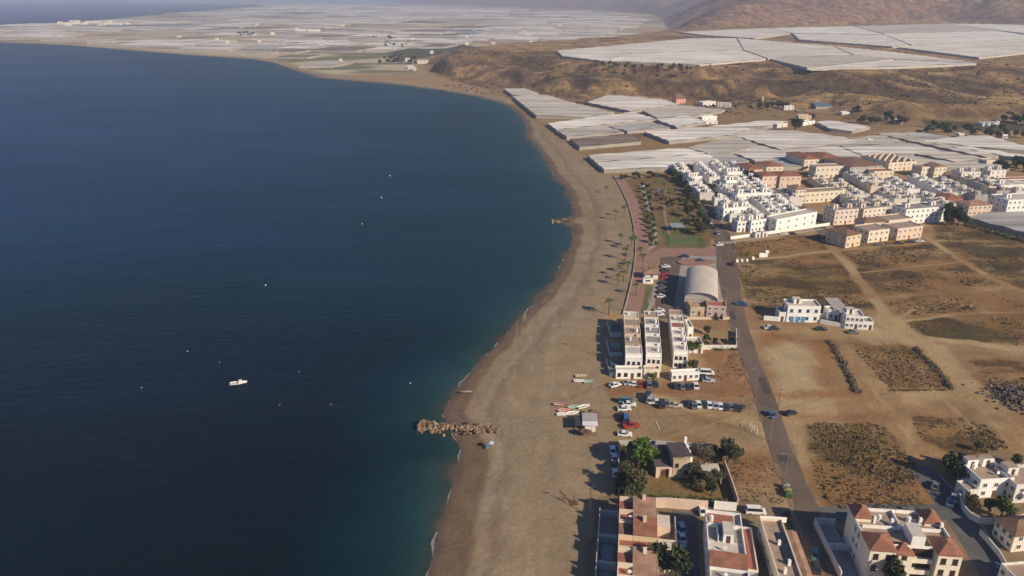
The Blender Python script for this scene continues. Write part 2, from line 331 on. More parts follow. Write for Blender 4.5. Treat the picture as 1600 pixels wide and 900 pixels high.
isb=(sm(-1,1,bp_)*(do<0))[:,None]; col=col*(1-isb)*c3(1.13,1.06,.82)+col*isb*c3(.95,.93,.9)
col=np.clip(col,0.01,.6)
# ---- the mesh
ny,nx=sh; idx=np.arange(nx*ny).reshape(ny,nx)
q=np.stack([idx[:-1,:-1],idx[:-1,1:],idx[1:,1:],idx[1:,:-1]],-1).reshape(-1,4)
keep=~(Z[q].max(1)<SEA-2.5); q=q[keep]
used=np.zeros(X.size,bool); used[q.ravel()]=True; rem=np.cumsum(used)-1; q=rem[q]
V=np.stack([X,Y,Z],1)[used]; colu=col[used]; scu=scrub[used]
me=bpy.data.meshes.new('ground'); me.vertices.add(len(V)); me.vertices.foreach_set('co',V.astype(np.float32).ravel())
me.loops.add(q.size); me.loops.foreach_set('vertex_index',q.ravel().astype(np.int32))
me.polygons.add(len(q)); me.polygons.foreach_set('loop_start',np.arange(0,q.size,4,dtype=np.int32)); me.polygons.foreach_set('loop_total',np.full(len(q),4,dtype=np.int32))
me.polygons.foreach_set('use_smooth',np.ones(len(q),bool)); me.update(calc_edges=True); me.validate()
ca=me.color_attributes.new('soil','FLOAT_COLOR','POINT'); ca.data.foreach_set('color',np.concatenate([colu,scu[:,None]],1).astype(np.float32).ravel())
ra=me.attributes.new('relief','FLOAT','POINT'); ra.data.foreach_set('value',(np.maximum(sm(-10,20,do),sm(0,60,dm))[used]).astype(np.float32))
assert Z.max()<600,Z.max()
ground=link('ground',me); tag(ground,kind='structure',label='sandy beach, dry fields and brown hills of the coast')
def ground_mat():
    m=bpy.data.materials.new('dry_soil'); m.use_nodes=True; n=m.node_tree; L=n.links; b=n.nodes['Principled BSDF']
    b.inputs['Roughness'].default_value=.95; b.inputs['Specular IOR Level'].default_value=.12
    at=n.nodes.new('ShaderNodeAttribute'); at.attribute_name='soil'; geo=n.nodes.new('ShaderNodeNewGeometry')
    def noise(s,d=4,vec=None,rg=.5):
        t=n.nodes.new('ShaderNodeTexNoise'); t.inputs['Scale'].default_value=s; t.inputs['Detail'].default_value=d; t.inputs['Roughness'].default_value=rg+.1
        L.new(vec or geo.outputs['Position'],t.inputs['Vector']); return t.outputs[0]
    def rng(i,a,b_,c,d):
        r=n.nodes.new('ShaderNodeMapRange'); r.inputs[1].default_value=a; r.inputs[2].default_value=b_; r.inputs[3].default_value=c; r.inputs[4].default_value=d
        L.new(i,r.inputs[0]); return r.outputs[0]
    def math_(op,a,b_):
        k=n.nodes.new('ShaderNodeMath'); k.operation=op
        for i,v in enumerate((a,b_)):
            if isinstance(v,(int,float)): k.inputs[i].default_value=v
            else: L.new(v,k.inputs[i])
        return k.outputs[0]
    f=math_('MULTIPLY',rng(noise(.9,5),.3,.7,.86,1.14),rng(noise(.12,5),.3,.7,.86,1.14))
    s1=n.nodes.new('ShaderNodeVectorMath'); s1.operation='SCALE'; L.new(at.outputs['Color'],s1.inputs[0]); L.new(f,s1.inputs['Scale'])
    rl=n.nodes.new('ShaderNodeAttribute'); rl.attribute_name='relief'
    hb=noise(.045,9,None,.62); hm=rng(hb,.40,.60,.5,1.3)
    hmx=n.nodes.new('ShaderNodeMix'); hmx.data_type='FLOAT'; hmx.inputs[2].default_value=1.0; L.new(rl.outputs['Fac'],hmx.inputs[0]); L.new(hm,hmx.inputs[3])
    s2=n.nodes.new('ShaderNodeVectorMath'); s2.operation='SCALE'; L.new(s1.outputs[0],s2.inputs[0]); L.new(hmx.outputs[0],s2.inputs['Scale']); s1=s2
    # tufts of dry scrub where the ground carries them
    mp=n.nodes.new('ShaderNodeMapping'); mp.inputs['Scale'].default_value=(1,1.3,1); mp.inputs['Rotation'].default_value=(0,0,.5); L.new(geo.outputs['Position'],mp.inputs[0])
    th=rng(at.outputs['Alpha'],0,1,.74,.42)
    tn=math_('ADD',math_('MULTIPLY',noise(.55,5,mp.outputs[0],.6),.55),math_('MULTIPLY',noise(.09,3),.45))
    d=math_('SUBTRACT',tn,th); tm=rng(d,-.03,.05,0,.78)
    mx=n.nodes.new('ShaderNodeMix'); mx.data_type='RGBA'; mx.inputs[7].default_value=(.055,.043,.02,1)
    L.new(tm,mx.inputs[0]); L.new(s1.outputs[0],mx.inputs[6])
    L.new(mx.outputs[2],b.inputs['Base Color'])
    bp=n.nodes.new('ShaderNodeBump'); bp.inputs['Strength'].default_value=.5; bp.inputs['Distance'].default_value=.5
    L.new(math_('ADD',noise(.5,6),math_('MULTIPLY',tm,.6)),bp.inputs['Height']); b2=n.nodes.new('ShaderNodeBump'); b2.inputs['Distance'].default_value=9; L.new(rl.outputs['Fac'],b2.inputs['Strength']); L.new(hb,b2.inputs['Height']); L.new(bp.outputs[0],b2.inputs['Normal'])
    L.new(b2.outputs[0],b.inputs['Normal'])
    return m
me.materials.append(ground_mat())
# ---------------------------------------------------------------- sea
sx=np.concatenate([np.array(sorted(grow_axis(-70,-2.5,1.045,-16000))),np.arange(-70,45,1.6),np.array(grow_axis(45,2.5,1.08,700))])
sy=np.concatenate([np.array([-350,-100,20,70]),np.arange(90,330,1.8),np.array(grow_axis(330,2.2,1.03,16000))])
A,B=np.meshgrid(sx,sy); ss=A.shape; A=A.ravel(); B=B.ravel(); dd=-sdfc(A,B)
idx=np.arange(A.size).reshape(ss); q=np.stack([idx[:-1,:-1],idx[:-1,1:],idx[1:,1:],idx[1:,:-1]],-1).reshape(-1,4); q=q[dd[q].max(1)>-14]
used=np.zeros(A.size,bool); used[q.ravel()]=True; rem=np.cumsum(used)-1; q=rem[q]
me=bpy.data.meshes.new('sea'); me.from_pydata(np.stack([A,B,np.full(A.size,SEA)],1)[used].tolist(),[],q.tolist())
at=me.attributes.new('depth','FLOAT','POINT'); at.data.foreach_set('value',dd[used].astype(np.float32)); at=me.attributes.new('deep','FLOAT','POINT'); at.data.foreach_set('value',(1-sm(150,400,B[used])).astype(np.float32))  # second attribute: water near the camera painted darker, for its weaker sky reflection
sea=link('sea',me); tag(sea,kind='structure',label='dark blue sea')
def sea_mat():
    m=bpy.data.materials.new('sea_water'); m.use_nodes=True; n=m.node_tree; L=n.links; b=n.nodes['Principled BSDF']
    geo=n.nodes.new('ShaderNodeNewGeometry'); at=n.nodes.new('ShaderNodeAttribute'); at.attribute_name='depth'
    def noise(s,d,sc=(1,1,1)):
        mp=n.nodes.new('ShaderNodeMapping'); mp.inputs['Scale'].default_value=sc; mp.inputs['Rotation'].default_value=(0,0,.15); L.new(geo.outputs['Position'],mp.inputs[0])
        t=n.nodes.new('ShaderNodeTexNoise'); t.inputs['Scale'].default_value=s; t.inputs['Detail'].default_value=d; L.new(mp.outputs[0],t.inputs['Vector']); return t.outputs[0]
    def M(op,a,b_):
        k=n.nodes.new('ShaderNodeMath'); k.operation=op
        for i,v in enumerate((a,b_)):
            if isinstance(v,(int,float)): k.inputs[i].default_value=v
            else: L.new(v,k.inputs[i])
        return k.outputs[0]
    dist=M('ADD',at.outputs['Fac'],M('MULTIPLY',M('SUBTRACT',noise(.05,4),.5),16))
    lg=M('POWER',M('DIVIDE',M('MAXIMUM',dist,0),900),.5)
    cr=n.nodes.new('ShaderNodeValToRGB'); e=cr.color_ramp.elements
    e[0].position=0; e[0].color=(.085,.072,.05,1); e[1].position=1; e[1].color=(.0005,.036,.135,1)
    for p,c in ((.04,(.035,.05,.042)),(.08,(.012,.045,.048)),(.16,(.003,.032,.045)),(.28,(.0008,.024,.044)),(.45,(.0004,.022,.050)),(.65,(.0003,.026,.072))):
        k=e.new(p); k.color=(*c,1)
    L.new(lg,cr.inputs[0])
    dp=n.nodes.new('ShaderNodeAttribute'); dp.attribute_name='deep'; dm_=n.nodes.new('ShaderNodeMix'); dm_.data_type='RGBA'; dm_.inputs[7].default_value=(.0004,.0075,.0125,1)  # darker colour mixed in nearby, standing in for less reflected sky
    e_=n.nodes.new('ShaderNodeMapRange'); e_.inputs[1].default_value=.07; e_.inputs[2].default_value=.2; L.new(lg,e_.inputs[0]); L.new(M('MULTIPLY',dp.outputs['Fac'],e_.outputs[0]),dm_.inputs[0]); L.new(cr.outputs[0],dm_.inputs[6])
    # foam line where the swash ends
    fm=M('MULTIPLY',M('LESS_THAN',M('ABSOLUTE',M('SUBTRACT',M('ADD',at.outputs['Fac'],M('MULTIPLY',noise(.12,4),5.0)),2.4),0),.3),M('GREATER_THAN',noise(.05,3),.50))
    mx=n.nodes.new('ShaderNodeMix'); mx.data_type='RGBA'; mx.inputs[7].default_value=(.26,.26,.25,1)
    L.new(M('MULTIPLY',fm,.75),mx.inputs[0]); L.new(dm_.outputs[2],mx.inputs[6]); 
    sc=n.nodes.new('ShaderNodeVectorMath'); sc.operation='SCALE'; L.new(mx.outputs[2],sc.inputs[0])
    r=n.nodes.new('ShaderNodeMapRange'); r.inputs[1].default_value=.3; r.inputs[2].default_value=.7; r.inputs[3].default_value=.74; r.inputs[4].default_value=1.3
    L.new(noise(.006,5,(1,3,1)),r.inputs[0]); L.new(r.outputs[0],sc.inputs['Scale'])
    L.new(sc.outputs[0],b.inputs['Base Color'])
    wr_=n.nodes.new('ShaderNodeMapRange'); wr_.inputs[1].default_value=.36; wr_.inputs[2].default_value=.64; wr_.inputs[3].default_value=.38; wr_.inputs[4].default_value=.44; L.new(M('ADD',M('MULTIPLY',noise(.0035,5,(.7,2.2,1)),.6),M('MULTIPLY',noise(.02,4,(.25,2.5,1)),.4)),wr_.inputs[0]); L.new(wr_.outputs[0],b.inputs['Roughness']); b.inputs['IOR'].default_value=1.33; b.inputs['Specular IOR Level'].default_value=.12
    bp=n.nodes.new('ShaderNodeBump'); bp.inputs['Strength'].default_value=.6; bp.inputs['Distance'].default_value=.8
    L.new(M('ADD',noise(.22,5,(.6,1.6,1)),M('MULTIPLY',noise(.03,3,(.5,1.5,1)),2.0)),bp.inputs['Height']); L.new(bp.outputs[0],b.inputs['Normal'])
    return m
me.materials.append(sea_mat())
# ---------------------------------------------------------------- hazy air
hz=MB().box(-17000,17000,-360,16500,-6,620).build('haze',None); hz.data.materials.clear()
tag(hz,kind='stuff',label='thin pale haze lying over the coast',cat='haze')
m=bpy.data.materials.new('haze'); m.use_nodes=True; n=m.node_tree; n.nodes.remove(n.nodes['Principled BSDF'])
pv=n.nodes.new('ShaderNodeVolumePrincipled'); pv.inputs['Color'].default_value=(.64,.75,1.0,1); pv.inputs['Density'].default_value=1.45e-4; pv.inputs['Anisotropy'].default_value=.0
n.links.new(pv.outputs[0],n.nodes['Material Output'].inputs['Volume']); hz.data.materials.append(m)
# ================================================================ materials of the buildings and things
def wallm(n,c,st=.12): return mat(n,c,rough=.85,var=.06,scale=.8,stain=st)
WHITE=wallm('white_render',(.82,.80,.74)); WHITE2=wallm('weathered_white_render',(.68,.65,.58),.2)
CREAM=wallm('cream_render',(.72,.63,.48)); OCHRE=wallm('ochre_render',(.68,.54,.35)); PEACH=wallm('peach_render',(.68,.52,.40)); GREYW=wallm('grey_render',(.42,.40,.37),.2)
STONE=mat('buff_stone',(.52,.41,.27),var=.2,scale=2,stain=.15)
BLUEP=mat('blue_paint',(.10,.26,.42),rough=.5,var=.08)
FLAT=mat('pinkish_roof_tiles_flat',(.36,.27,.20),var=.14,scale=1.2,scale2=.4); FLATG=mat('grey_flat_roof',(.30,.275,.24),var=.16,scale=1.1,scale2=.35); FLATR=mat('red_brick_terrace',(.34,.13,.085),var=.15,scale=1.5)
FLATW=mat('pale_flat_roof',(.55,.50,.43),var=.12,scale=1.0,scale2=.3)
def tilem(name,col):
    m=mat(name,col,var=.22,scale=3.0,scale2=.5,bump=.0); n=m.node_tree; b=n.nodes['Principled BSDF']
    co=n.nodes.new('ShaderNodeTexCoord'); wv=n.nodes.new('ShaderNodeTexWave'); wv.inputs['Scale'].default_value=1.6; wv.bands_direction='X'
    n.links.new(co.outputs['Object'],wv.inputs['Vector']); bp=n.nodes.new('ShaderNodeBump'); bp.inputs['Strength'].default_value=.6; bp.inputs['Distance'].default_value=.12
    n.links.new(wv.outputs['Fac'],bp.inputs['Height']); n.links.new(bp.outputs[0],b.inputs['Normal']); return m
TERRA=tilem('terracotta_tiles',(.34,.15,.09)); TERRAP=tilem('pale_terracotta_tiles',(.42,.25,.17)); BROWNT=tilem('brown_tiles',(.26,.155,.10)); DARKT=tilem('dark_tiles',(.13,.10,.10))
GLASS=mat('window_glass',(.02,.026,.032),rough=.15,var=.1,spec=.6); SHUT=mat('brown_shutter',(.10,.055,.035),rough=.6); FRAMEW=mat('white_frame',(.7,.7,.68),rough=.5,var=.04)
DOORM=mat('wooden_door',(.14,.07,.04),rough=.6); GARAGE=mat('grey_garage_door',(.28,.28,.27),rough=.5,var=.05)
METAL=mat('galvanised_metal',(.42,.42,.42),rough=.4,metal=.6,var=.08); DARKM=mat('dark_metal',(.05,.05,.055),rough=.4)
ASPH=mat('asphalt',(.125,.094,.070),rough=.95,var=.10,scale=.7,scale2=.09,spec=.1,col2=(.155,.118,.088)); ASPH2=mat('newer_asphalt',(.085,.085,.085),rough=.95,var=.12,scale=.7,scale2=.08,col2=(.12,.115,.105))
CONC=mat('concrete_paving',(.33,.30,.26),var=.12,scale=.8,scale2=.12); KERB=mat('kerb_stone',(.42,.39,.34),var=.12)
PAVER=mat('red_promenade_paving',(.31,.18,.13),var=.14,scale=1.6,scale2=.2); PAINT=mat('road_paint',(.62,.61,.57),var=.2,scale=1.5,col2=(.42,.40,.36),scale2=.6)
GRASS=mat('watered_lawn',(.085,.12,.035),var=.25,scale=.9,scale2=.12,col2=(.14,.13,.05)); DIRT=mat('raked_earth',(.235,.16,.10),var=.15,scale=.8,scale2=.1)
# ---------------------------------------------------------------- window and door pieces (shared meshes)
CACHE={}
def win_mesh(w,h,pane,frame=None):
    k=('w',w,h,pane.name,frame.name if frame else '')
    if k not in CACHE:
        b=MB(); t=.12; f=.05
        b.box(-w/2,w/2,-f,.03,0,t,0); b.box(-w/2,w/2,-f,.03,h-t,h,0); b.box(-w/2,-w/2+t,-f,.03,t,h-t,0); b.box(w/2-t,w/2,-f,.03,t,h-t,0); b.box(-.04,.04,-f,.03,t,h-t,0)
        b.box(-w/2-.1,w/2+.1,-.16,.03,-.1,-.003,0)
        fr=b.mesh('window',[frame or FRAMEW]); p=MB().box(-w/2+t,w/2-t,-.015,.03,t,h-t).mesh('pane',[pane]); CACHE[k]=(fr,p)
    return CACHE[k]
def window(root,x,y,z,rz=0,w=1.3,h=1.3,pane=None,frame=None,sub=True,name='window'):
    fr,p=win_mesh(w,h,pane or GLASS,frame); o=link(name,fr,root,(x,y,z),rz); link('pane',p,o); return o
def boxmesh(name,x0,x1,y0,y1,z0,z1,m,root,top=None):
    b=MB(); b.box(x0,x1,y0,y1,z0,z1,0,top=1 if top else None); return b.build(name,[m]+([top] if top else []),root)
def parapet(root,x0,x1,y0,y1,z,h,m,t=.22,name='parapet'):
    b=MB(); b.box(x0-.02,x1+.02,y0-.02,y0+t,z,z+h); b.box(x0-.02,x1+.02,y1-t,y1+.02,z,z+h); b.box(x0-.02,x0+t,y0+t,y1-t,z,z+h); b.box(x1-t,x1+.02,y0+t,y1-t,z,z+h)
    return b.build(name,m,root)
def hiproof(root,x0,x1,y0,y1,z,rise,m,over=.35,gable=False,name='roof',axis=None):
    x0-=over;x1+=over;y0-=over;y1+=over; b=MB(); W=x1-x0; D=y1-y0
    ax=axis or ('x' if W>=D else 'y'); s=0 if gable else min(W,D)/2*(.98)
    if ax=='x': r0=(x0+s,(y0+y1)/2,z+rise); r1=(x1-s,(y0+y1)/2,z+rise)
    else: r0=((x0+x1)/2,y0+s,z+rise); r1=((x0+x1)/2,y1-s,z+rise)
    a,b_,c,d=(x0,y0,z),(x1,y0,z),(x1,y1,z),(x0,y1,z)
    if ax=='x': b.face([a,b_,r1,r0]); b.face([b_,c,r1]); b.face([c,d,r0,r1]); b.face([d,a,r0])
    else: b.face([a,b_,r0]); b.face([b_,c,r1,r0]); b.face([c,d,r1]); b.face([d,a,r0,r1])
    b.box(x0,x1,y0,y1,z-.18,z-.002)
    return b.build(name,m,root)
def monoroof(root,x0,x1,y0,y1,z0,z1,m,over=.25,name='roof'):
    x0-=over;x1+=over;y0-=over;y1+=over; b=MB(); t=.18
    P=[(x0,y0,z0),(x1,y0,z0),(x1,y1,z1),(x0,y1,z1)]; Q=[(p[0],p[1],p[2]+t) for p in P]
    b.face([P[3],P[2],P[1],P[0]]); b.face(Q)
    for i in range(4): j=(i+1)%4; b.face([P[i],P[j],Q[j],Q[i]])
    return b.build(name,m,root)
def facade(root,x0,x1,y,floors,n,fh=3.0,z0=.9,rz=0,side='front',pane=None,frame=None,w=1.2,h=1.35,skip=(),xl=0):
    """a grid of windows on one wall; side front: wall at y; side left: wall at x=xl, running along y"""
    for f in range(floors):
        for i in range(n):
            if (f,i) in skip: continue
            s=x0+(x1-x0)*(i+.5)/n
            if side=='front': window(root,s,y,f*fh+z0,0,w,h,pane,frame)
            elif side=='left': window(root,xl,s,f*fh+z0,-math.pi/2,w,h,pane,frame)
            else: window(root,xl,s,f*fh+z0,math.pi/2,w,h,pane,frame)
def door(root,x,y,w=1.0,h=2.1,m=None,rz=0,name='door',z=0.02):
    o=boxmesh(name,-w/2,w/2,-.05,.03,0,h,m or DOORM,root); o.location=(x,y,z); o.rotation_euler=(0,0,rz)
    boxmesh('handle',w/2-.2,w/2-.08,-.11,-.05,h*.45,h*.52,DARKM,o); return o
def tower(root,x0,x1,y0,y1,z,h,m,roofm=None,name='stair_tower'):
    o=boxmesh(name,x0,x1,y0,y1,z,z+h,m,root,top=roofm); b=boxmesh('door',-.45,.45,-.04,.02,0,1.9,SHUT,o); b.location=((x0+x1)/2,y0-.005,z+.05); return o
def dish(root,x,y,z):
    b=MB(); b.tube([(0,0,0),(0,0,.9)],.03,6); 
    b.tube([(0,-.05,.9),(0,-.15,.93),(0,-.3,.98)],[.05,.3,.45],10); o=b.build('satellite_dish',FRAMEW,root); o.location=(x,y,z); return o
def tank(root,x,y,z):
    o=MB().tube([(0,0,.1),(0,0,1.3),(0,0,1.4)],[.5,.5,.2],12).box(-.45,.45,-.45,.45,0,.1).build('water_tank',FRAMEW,root); o.location=(x,y,z); return o
def antenna(root,x,y,z,h=2.6):
    b=MB(); b.tube([(0,0,0),(0,0,h)],.03,5)
    for k in range(4): b.box(-.5+.08*k,.5-.08*k,-.02,.02,h-.2-.22*k,h-.16-.22*k)
    o=b.build('antenna',METAL,root); o.location=(x,y,z); return o
def site(p0,p1,z0=0.0,zp=0.0):
    """origin, width and heading of a front wall whose foot runs between two surveyed points"""
    a=G(*p0,zp); b=G(*p1,zp); dx,dy=b[0]-a[0],b[1]-a[1]
    return (a[0],a[1],z0),math.hypot(dx,dy),math.atan2(dy,dx)
# ---------------------------------------------------------------- the usual block of flats / house
def house(name,label,p0,p1,depth,h=6.2,floors=2,wm=None,roof='flat',rm=None,nf=3,nl=2,cat='house',group=None,tow=None,rise=1.8,par=.6,top=None,dr=True,world=None,pane=None,frame=None,extras=(),rz=None):
    if world: loc,W,rz_=world
    else: loc,W,rz_=site(p0,p1)
    if rz is not None: rz_=rz
    wm=wm or WHITE; e=empty(name,loc,rz_,label,cat,group); D=depth; fh=h/floors
    boxmesh('wall',0,W,0,D,-.3,h,wm,e,top=(top or FLAT) if roof=='flat' else None)
    if roof=='flat': parapet(e,0,W,0,D,h+.002,par,wm)
    elif roof=='hip': hiproof(e,0,W,0,D,h+.2,rise,rm or TERRA)
    elif roof=='gable': hiproof(e,0,W,0,D,h+.2,rise,rm or TERRA,gable=True)
    elif roof=='mono': monoroof(e,0,W,0,D,h,h+rise,rm or TERRA); 
    if nf: facade(e,0,W,-.01,floors,nf,fh,.95*fh/3,pane=pane,frame=frame,skip=((0,nf//2),) if dr else ())
    if nl: facade(e,0,D,0,floors,nl,fh,.95*fh/3,side='left',xl=-.01,pane=pane,frame=frame)
    if dr: door(e,W*(nf//2+.5)/max(nf,1),-.01)
    if tow:
        for t in tow: tower(e,W*t[0],min(W*t[0]+3.0,W-.3),D*t[1],min(D*t[1]+3.2,D-.3),h+.004,t[2] if len(t)>2 else 2.4,wm,roofm=top)
    for x in extras:
        if x=='dish': dish(e,W*.7,D*.3,h)
        elif x=='tank': tank(e,W*.25,D*.7,h)
        elif x=='antenna': antenna(e,W*.8,D*.8,h)
        elif x=='chimney': boxmesh('chimney',W*.6,W*.6+.7,D*.6,D*.6+.7,h,h+2.6,WHITE,e)
        elif x=='balcony':
            o=boxmesh('balcony',W*.15,W*.85,-1.2,-.04,fh-.15,fh,wm,e); b=MB(); b.box(W*.15,W*.85,-1.2,-1.12,fh+.002,fh+.95); b.box(W*.15,W*.15+.08,-1.12,-.04,fh+.002,fh+.95); b.box(W*.85-.08,W*.85,-1.12,-.04,fh+.002,fh+.95); b.build('railing',wm,o)
    return e
def lane(pn,pf,z):
    """axis of a row of houses from its near to its far corner: origin, clockwise heading, length"""
    a=G(*pn,z); b=G(*pf,z); dx,dy=b[0]-a[0],b[1]-a[1]; return a,math.atan2(dx,dy),math.hypot(dx,dy)
def along(o,az,lx,ly): return (o[0]+lx*math.cos(az)+ly*math.sin(az),o[1]-lx*math.sin(az)+ly*math.cos(az),0.0)
# ---------------------------------------------------------------- greenhouses
def plasticm(name,col,var=.1):
    m=mat(name,col,rough=.75,var=var,scale=.09,scale2=.012,spec=.1); n=m.node_tree; b=n.nodes['Principled BSDF']
    geo=n.nodes.new('ShaderNodeNewGeometry'); mp=n.nodes.new('ShaderNodeMapping'); mp.inputs['Scale'].default_value=(.01,.16,.1); n.links.new(geo.outputs['Position'],mp.inputs[0])
    t=n.nodes.new('ShaderNodeTexNoise'); t.inputs['Scale'].default_value=1; t.inputs['Detail'].default_value=3; n.links.new(mp.outputs[0],t.inputs['Vector'])
    r=n.nodes.new('ShaderNodeMapRange'); r.inputs[1].default_value=.35; r.inputs[2].default_value=.65; r.inputs[3].default_value=.66; r.inputs[4].default_value=1.12; n.links.new(t.outputs[0],r.inputs[0])
    s=n.nodes.new('ShaderNodeVectorMath'); s.operation='SCALE'; src=b.inputs['Base Color'].links[0].from_socket; n.links.new(src,s.inputs[0]); n.links.new(r.outputs[0],s.inputs['Scale']); n.links.new(s.outputs[0],b.inputs['Base Color'])
    return m
PL=[plasticm('clean_plastic_sheet',(.70,.65,.57)),plasticm('dusty_plastic_sheet',(.55,.50,.42)),plasticm('grey_plastic_sheet',(.46,.44,.41)),plasticm('brown_netting',(.24,.19,.15)),plasticm('blue_netting',(.16,.22,.26)),plasticm('bright_plastic_sheet',(.76,.72,.64))]
PWALL=mat('dark_greenhouse_net',(.085,.078,.07),var=.2,scale=.5); PWALLL=mat('pale_greenhouse_side',(.36,.33,.28),var=.15,scale=.4,scale2=.05)
def bigroof(poly,z,ang,span,amp,mats):
    bm=bmesh.new(); vs_=[bm.verts.new((x,y,z)) for x,y in poly]; bm.faces.new(vs_)
    d=Vector((math.cos(ang),math.sin(ang),0)); ts=[p[0]*d.x+p[1]*d.y for p in poly]; a,b=min(ts),max(ts); n=max(2,int((b-a)/span)); n+=n%2
    for i in range(1,n):
        t=a+(b-a)*i/n
        bmesh.ops.bisect_plane(bm,geom=bm.verts[:]+bm.edges[:]+bm.faces[:],plane_co=d*t,plane_no=d,dist=1e-4)
    st=(b-a)/n
    for v in bm.verts:
        k=(v.co.x*d.x+v.co.y*d.y-a)/st; f=abs(((k+1)%2)-1); v.co.z+=amp*f
    bmesh.ops.recalc_face_normals(bm,faces=bm.faces[:])
    if sum(f.normal.z for f in bm.faces)<0: bmesh.ops.reverse_faces(bm,faces=bm.faces[:])
    me=bpy.data.meshes.new('roof'); bm.to_mesh(me); bm.free(); me.materials.append(mats); return me
def greenhouse(px,label,mi=0,h=2.7,base=0.0,ang=0.1,span=9,amp=.55,group=None,poly=None,parts=True,side=None,shrink=.6):
    P=poly if poly is not None else [G(a,b,base+h)[:2] for a,b in px]
    cx=sum(p[0] for p in P)/len(P); cy_=sum(p[1] for p in P)/len(P)
    Q=[]
    for x,y in P:
        d=math.hypot(x-cx,y-cy_)+1e-6; Q.append(((x-cx)*(1-shrink/d),(y-cy_)*(1-shrink/d)))
    e=empty('greenhouse',(cx,cy_,base),0,label,'greenhouse',group)
    MB().prism(Q,-1.0,h-.01).build('wall',side or PWALLL,e)
    R_=[(x*1.001,y*1.001) for x,y in Q]
    link('roof',bigroof(R_,h,ang,span,amp,PL[mi]),e); return e
# ---------------------------------------------------------------- ground sheets
def sheet(name,pts,z,m,label=None,world=False):
    P=[(a,b) for a,b in pts] if world else [G(a,b)[:2] for a,b in pts]
    bm=bmesh.new(); bm.faces.new([bm.verts.new((x,y,z)) for x,y in P]); bmesh.ops.triangulate(bm,faces=bm.faces[:])
    me=bpy.data.meshes.new(name); bm.to_mesh(me); bm.free(); me.materials.append(m)
    if me.polygons[0].normal.z<0: me.flip_normals()
    return tag(link(name,me),label,kind='structure')
def smoothline(P,n=6):
    P=[np.array(p[:2],float) for p in P]; out=[]
    for i in range(len(P)-1):
        p0=P[max(i-1,0)];p1=P[i];p2=P[i+1];p3=P[min(i+2,len(P)-1)]
        for k in range(n):
            t=k/n; out.append(.5*((2*p1)+(-p0+p2)*t+(2*p0-5*p1+4*p2-p3)*t*t+(-p0+3*p1-3*p2+p3)*t**3))
    out.append(P[-1]); return np.array(out)
def offset(P,d):
    T=np.gradient(P,axis=0); T/=np.linalg.norm(T,axis=1)[:,None]; N=np.stack([T[:,1],-T[:,0]],1); dd=np.asarray(d); return P+N*(dd[:,None] if dd.ndim else dd)
def ribbon(name,P,d0,d1,z0,z1,m,label=None,dash=None,kind='structure',cat=None,obj=True,parent=None):
    """a band between two offsets of a line; z0<z1 makes it a solid kerb or low wall"""
    A=offset(P,d0); B=offset(P,d1); b=MB(); s=0; L=np.concatenate([[0],np.cumsum(np.linalg.norm(np.diff(P,axis=0),axis=1))])
    for i in range(len(P)-1):
        if dash and (L[i]%dash[1])>dash[0]: continue
        a0,a1,b0,b1=A[i],A[i+1],B[i],B[i+1]
        if z1>z0+.01 and z0>-5:
            b.face([(*a0,z1),(*a1,z1),(*b1,z1),(*b0,z1)]) if np.mean(d1)<np.mean(d0) else b.face([(*a0,z1),(*b0,z1),(*b1,z1),(*a1,z1)])
            b.face([(*a0,z0),(*a1,z0),(*a1,z1),(*a0,z1)]); b.face([(*b1,z0),(*b0,z0),(*b0,z1),(*b1,z1)])
        else: b.face([(*a0,z1),(*b0,z1),(*b1,z1),(*a1,z1)])
    if z1>z0+.01:
        b.face([(*A[0],z0),(*A[0],z1),(*B[0],z1),(*B[0],z0)]); b.face([(*A[-1],z0),(*B[-1],z0),(*B[-1],z1),(*A[-1],z1)])
    o=b.build(name,m,parent); return tag(o,label,cat,None,kind)
# ---------------------------------------------------------------- trees
LEAFM={}
def leafm(name,c,c2):
    m=mat(name,c,rough=.7,var=.35,scale=1.4,scale2=.5,col2=c2,spec=.2); return m
LG=leafm('green_leaves',(.055,.085,.022),(.10,.12,.03)); LD=leafm('dark_leaves',(.028,.042,.018),(.05,.065,.022)); LO=leafm('olive_leaves',(.095,.09,.038),(.07,.075,.03)); LB=leafm('bright_leaves',(.07,.13,.02),(.11,.16,.03)); LDR=leafm('dry_twigs',(.14,.11,.07),(.10,.08,.05))
BARK=mat('bark',(.12,.085,.055),var=.25,scale=3)
def crown_mesh(seed,n,leaf,m,flat=.8,lob=6):
    """leaf-sized faces in clumps round several limbs; unit radius"""
    r=random.Random(seed); b=MB(); cl=[]
    for i in range(lob):
        a=r.uniform(0,2*math.pi); d=r.uniform(.15,.62); cl.append((math.cos(a)*d,math.sin(a)*d,r.uniform(-.35,.45)*flat,r.uniform(.28,.5)))
    cl.append((0,0,.1,.5)); sub=[]
    for c in cl:
        for j in range(7):
            v=Vector((r.gauss(0,1),r.gauss(0,1),r.gauss(0,1))).normalized()*c[3]*r.uniform(.6,1.05); sub.append((c[0]+v.x,c[1]+v.y,c[2]+v.z*flat,r.uniform(.14,.26)))
    for i in range(n):
        c=r.choice(sub); v=Vector((r.gauss(0,1),r.gauss(0,1),r.gauss(0,1))).normalized()*c[3]*r.uniform(.3,1.1)
        p=Vector((c[0],c[1],c[2]))+v; u=Vector((r.gauss(0,1),r.gauss(0,1),r.gauss(0,1))).normalized(); t=u.orthogonal().normalized(); s=leaf*r.uniform(.6,1.4); u=u.cross(t)*s; t=t*s
        b.face([p-u,p+t*.6,p+u,p-t*.6])
    return b.mesh('crown',[m])
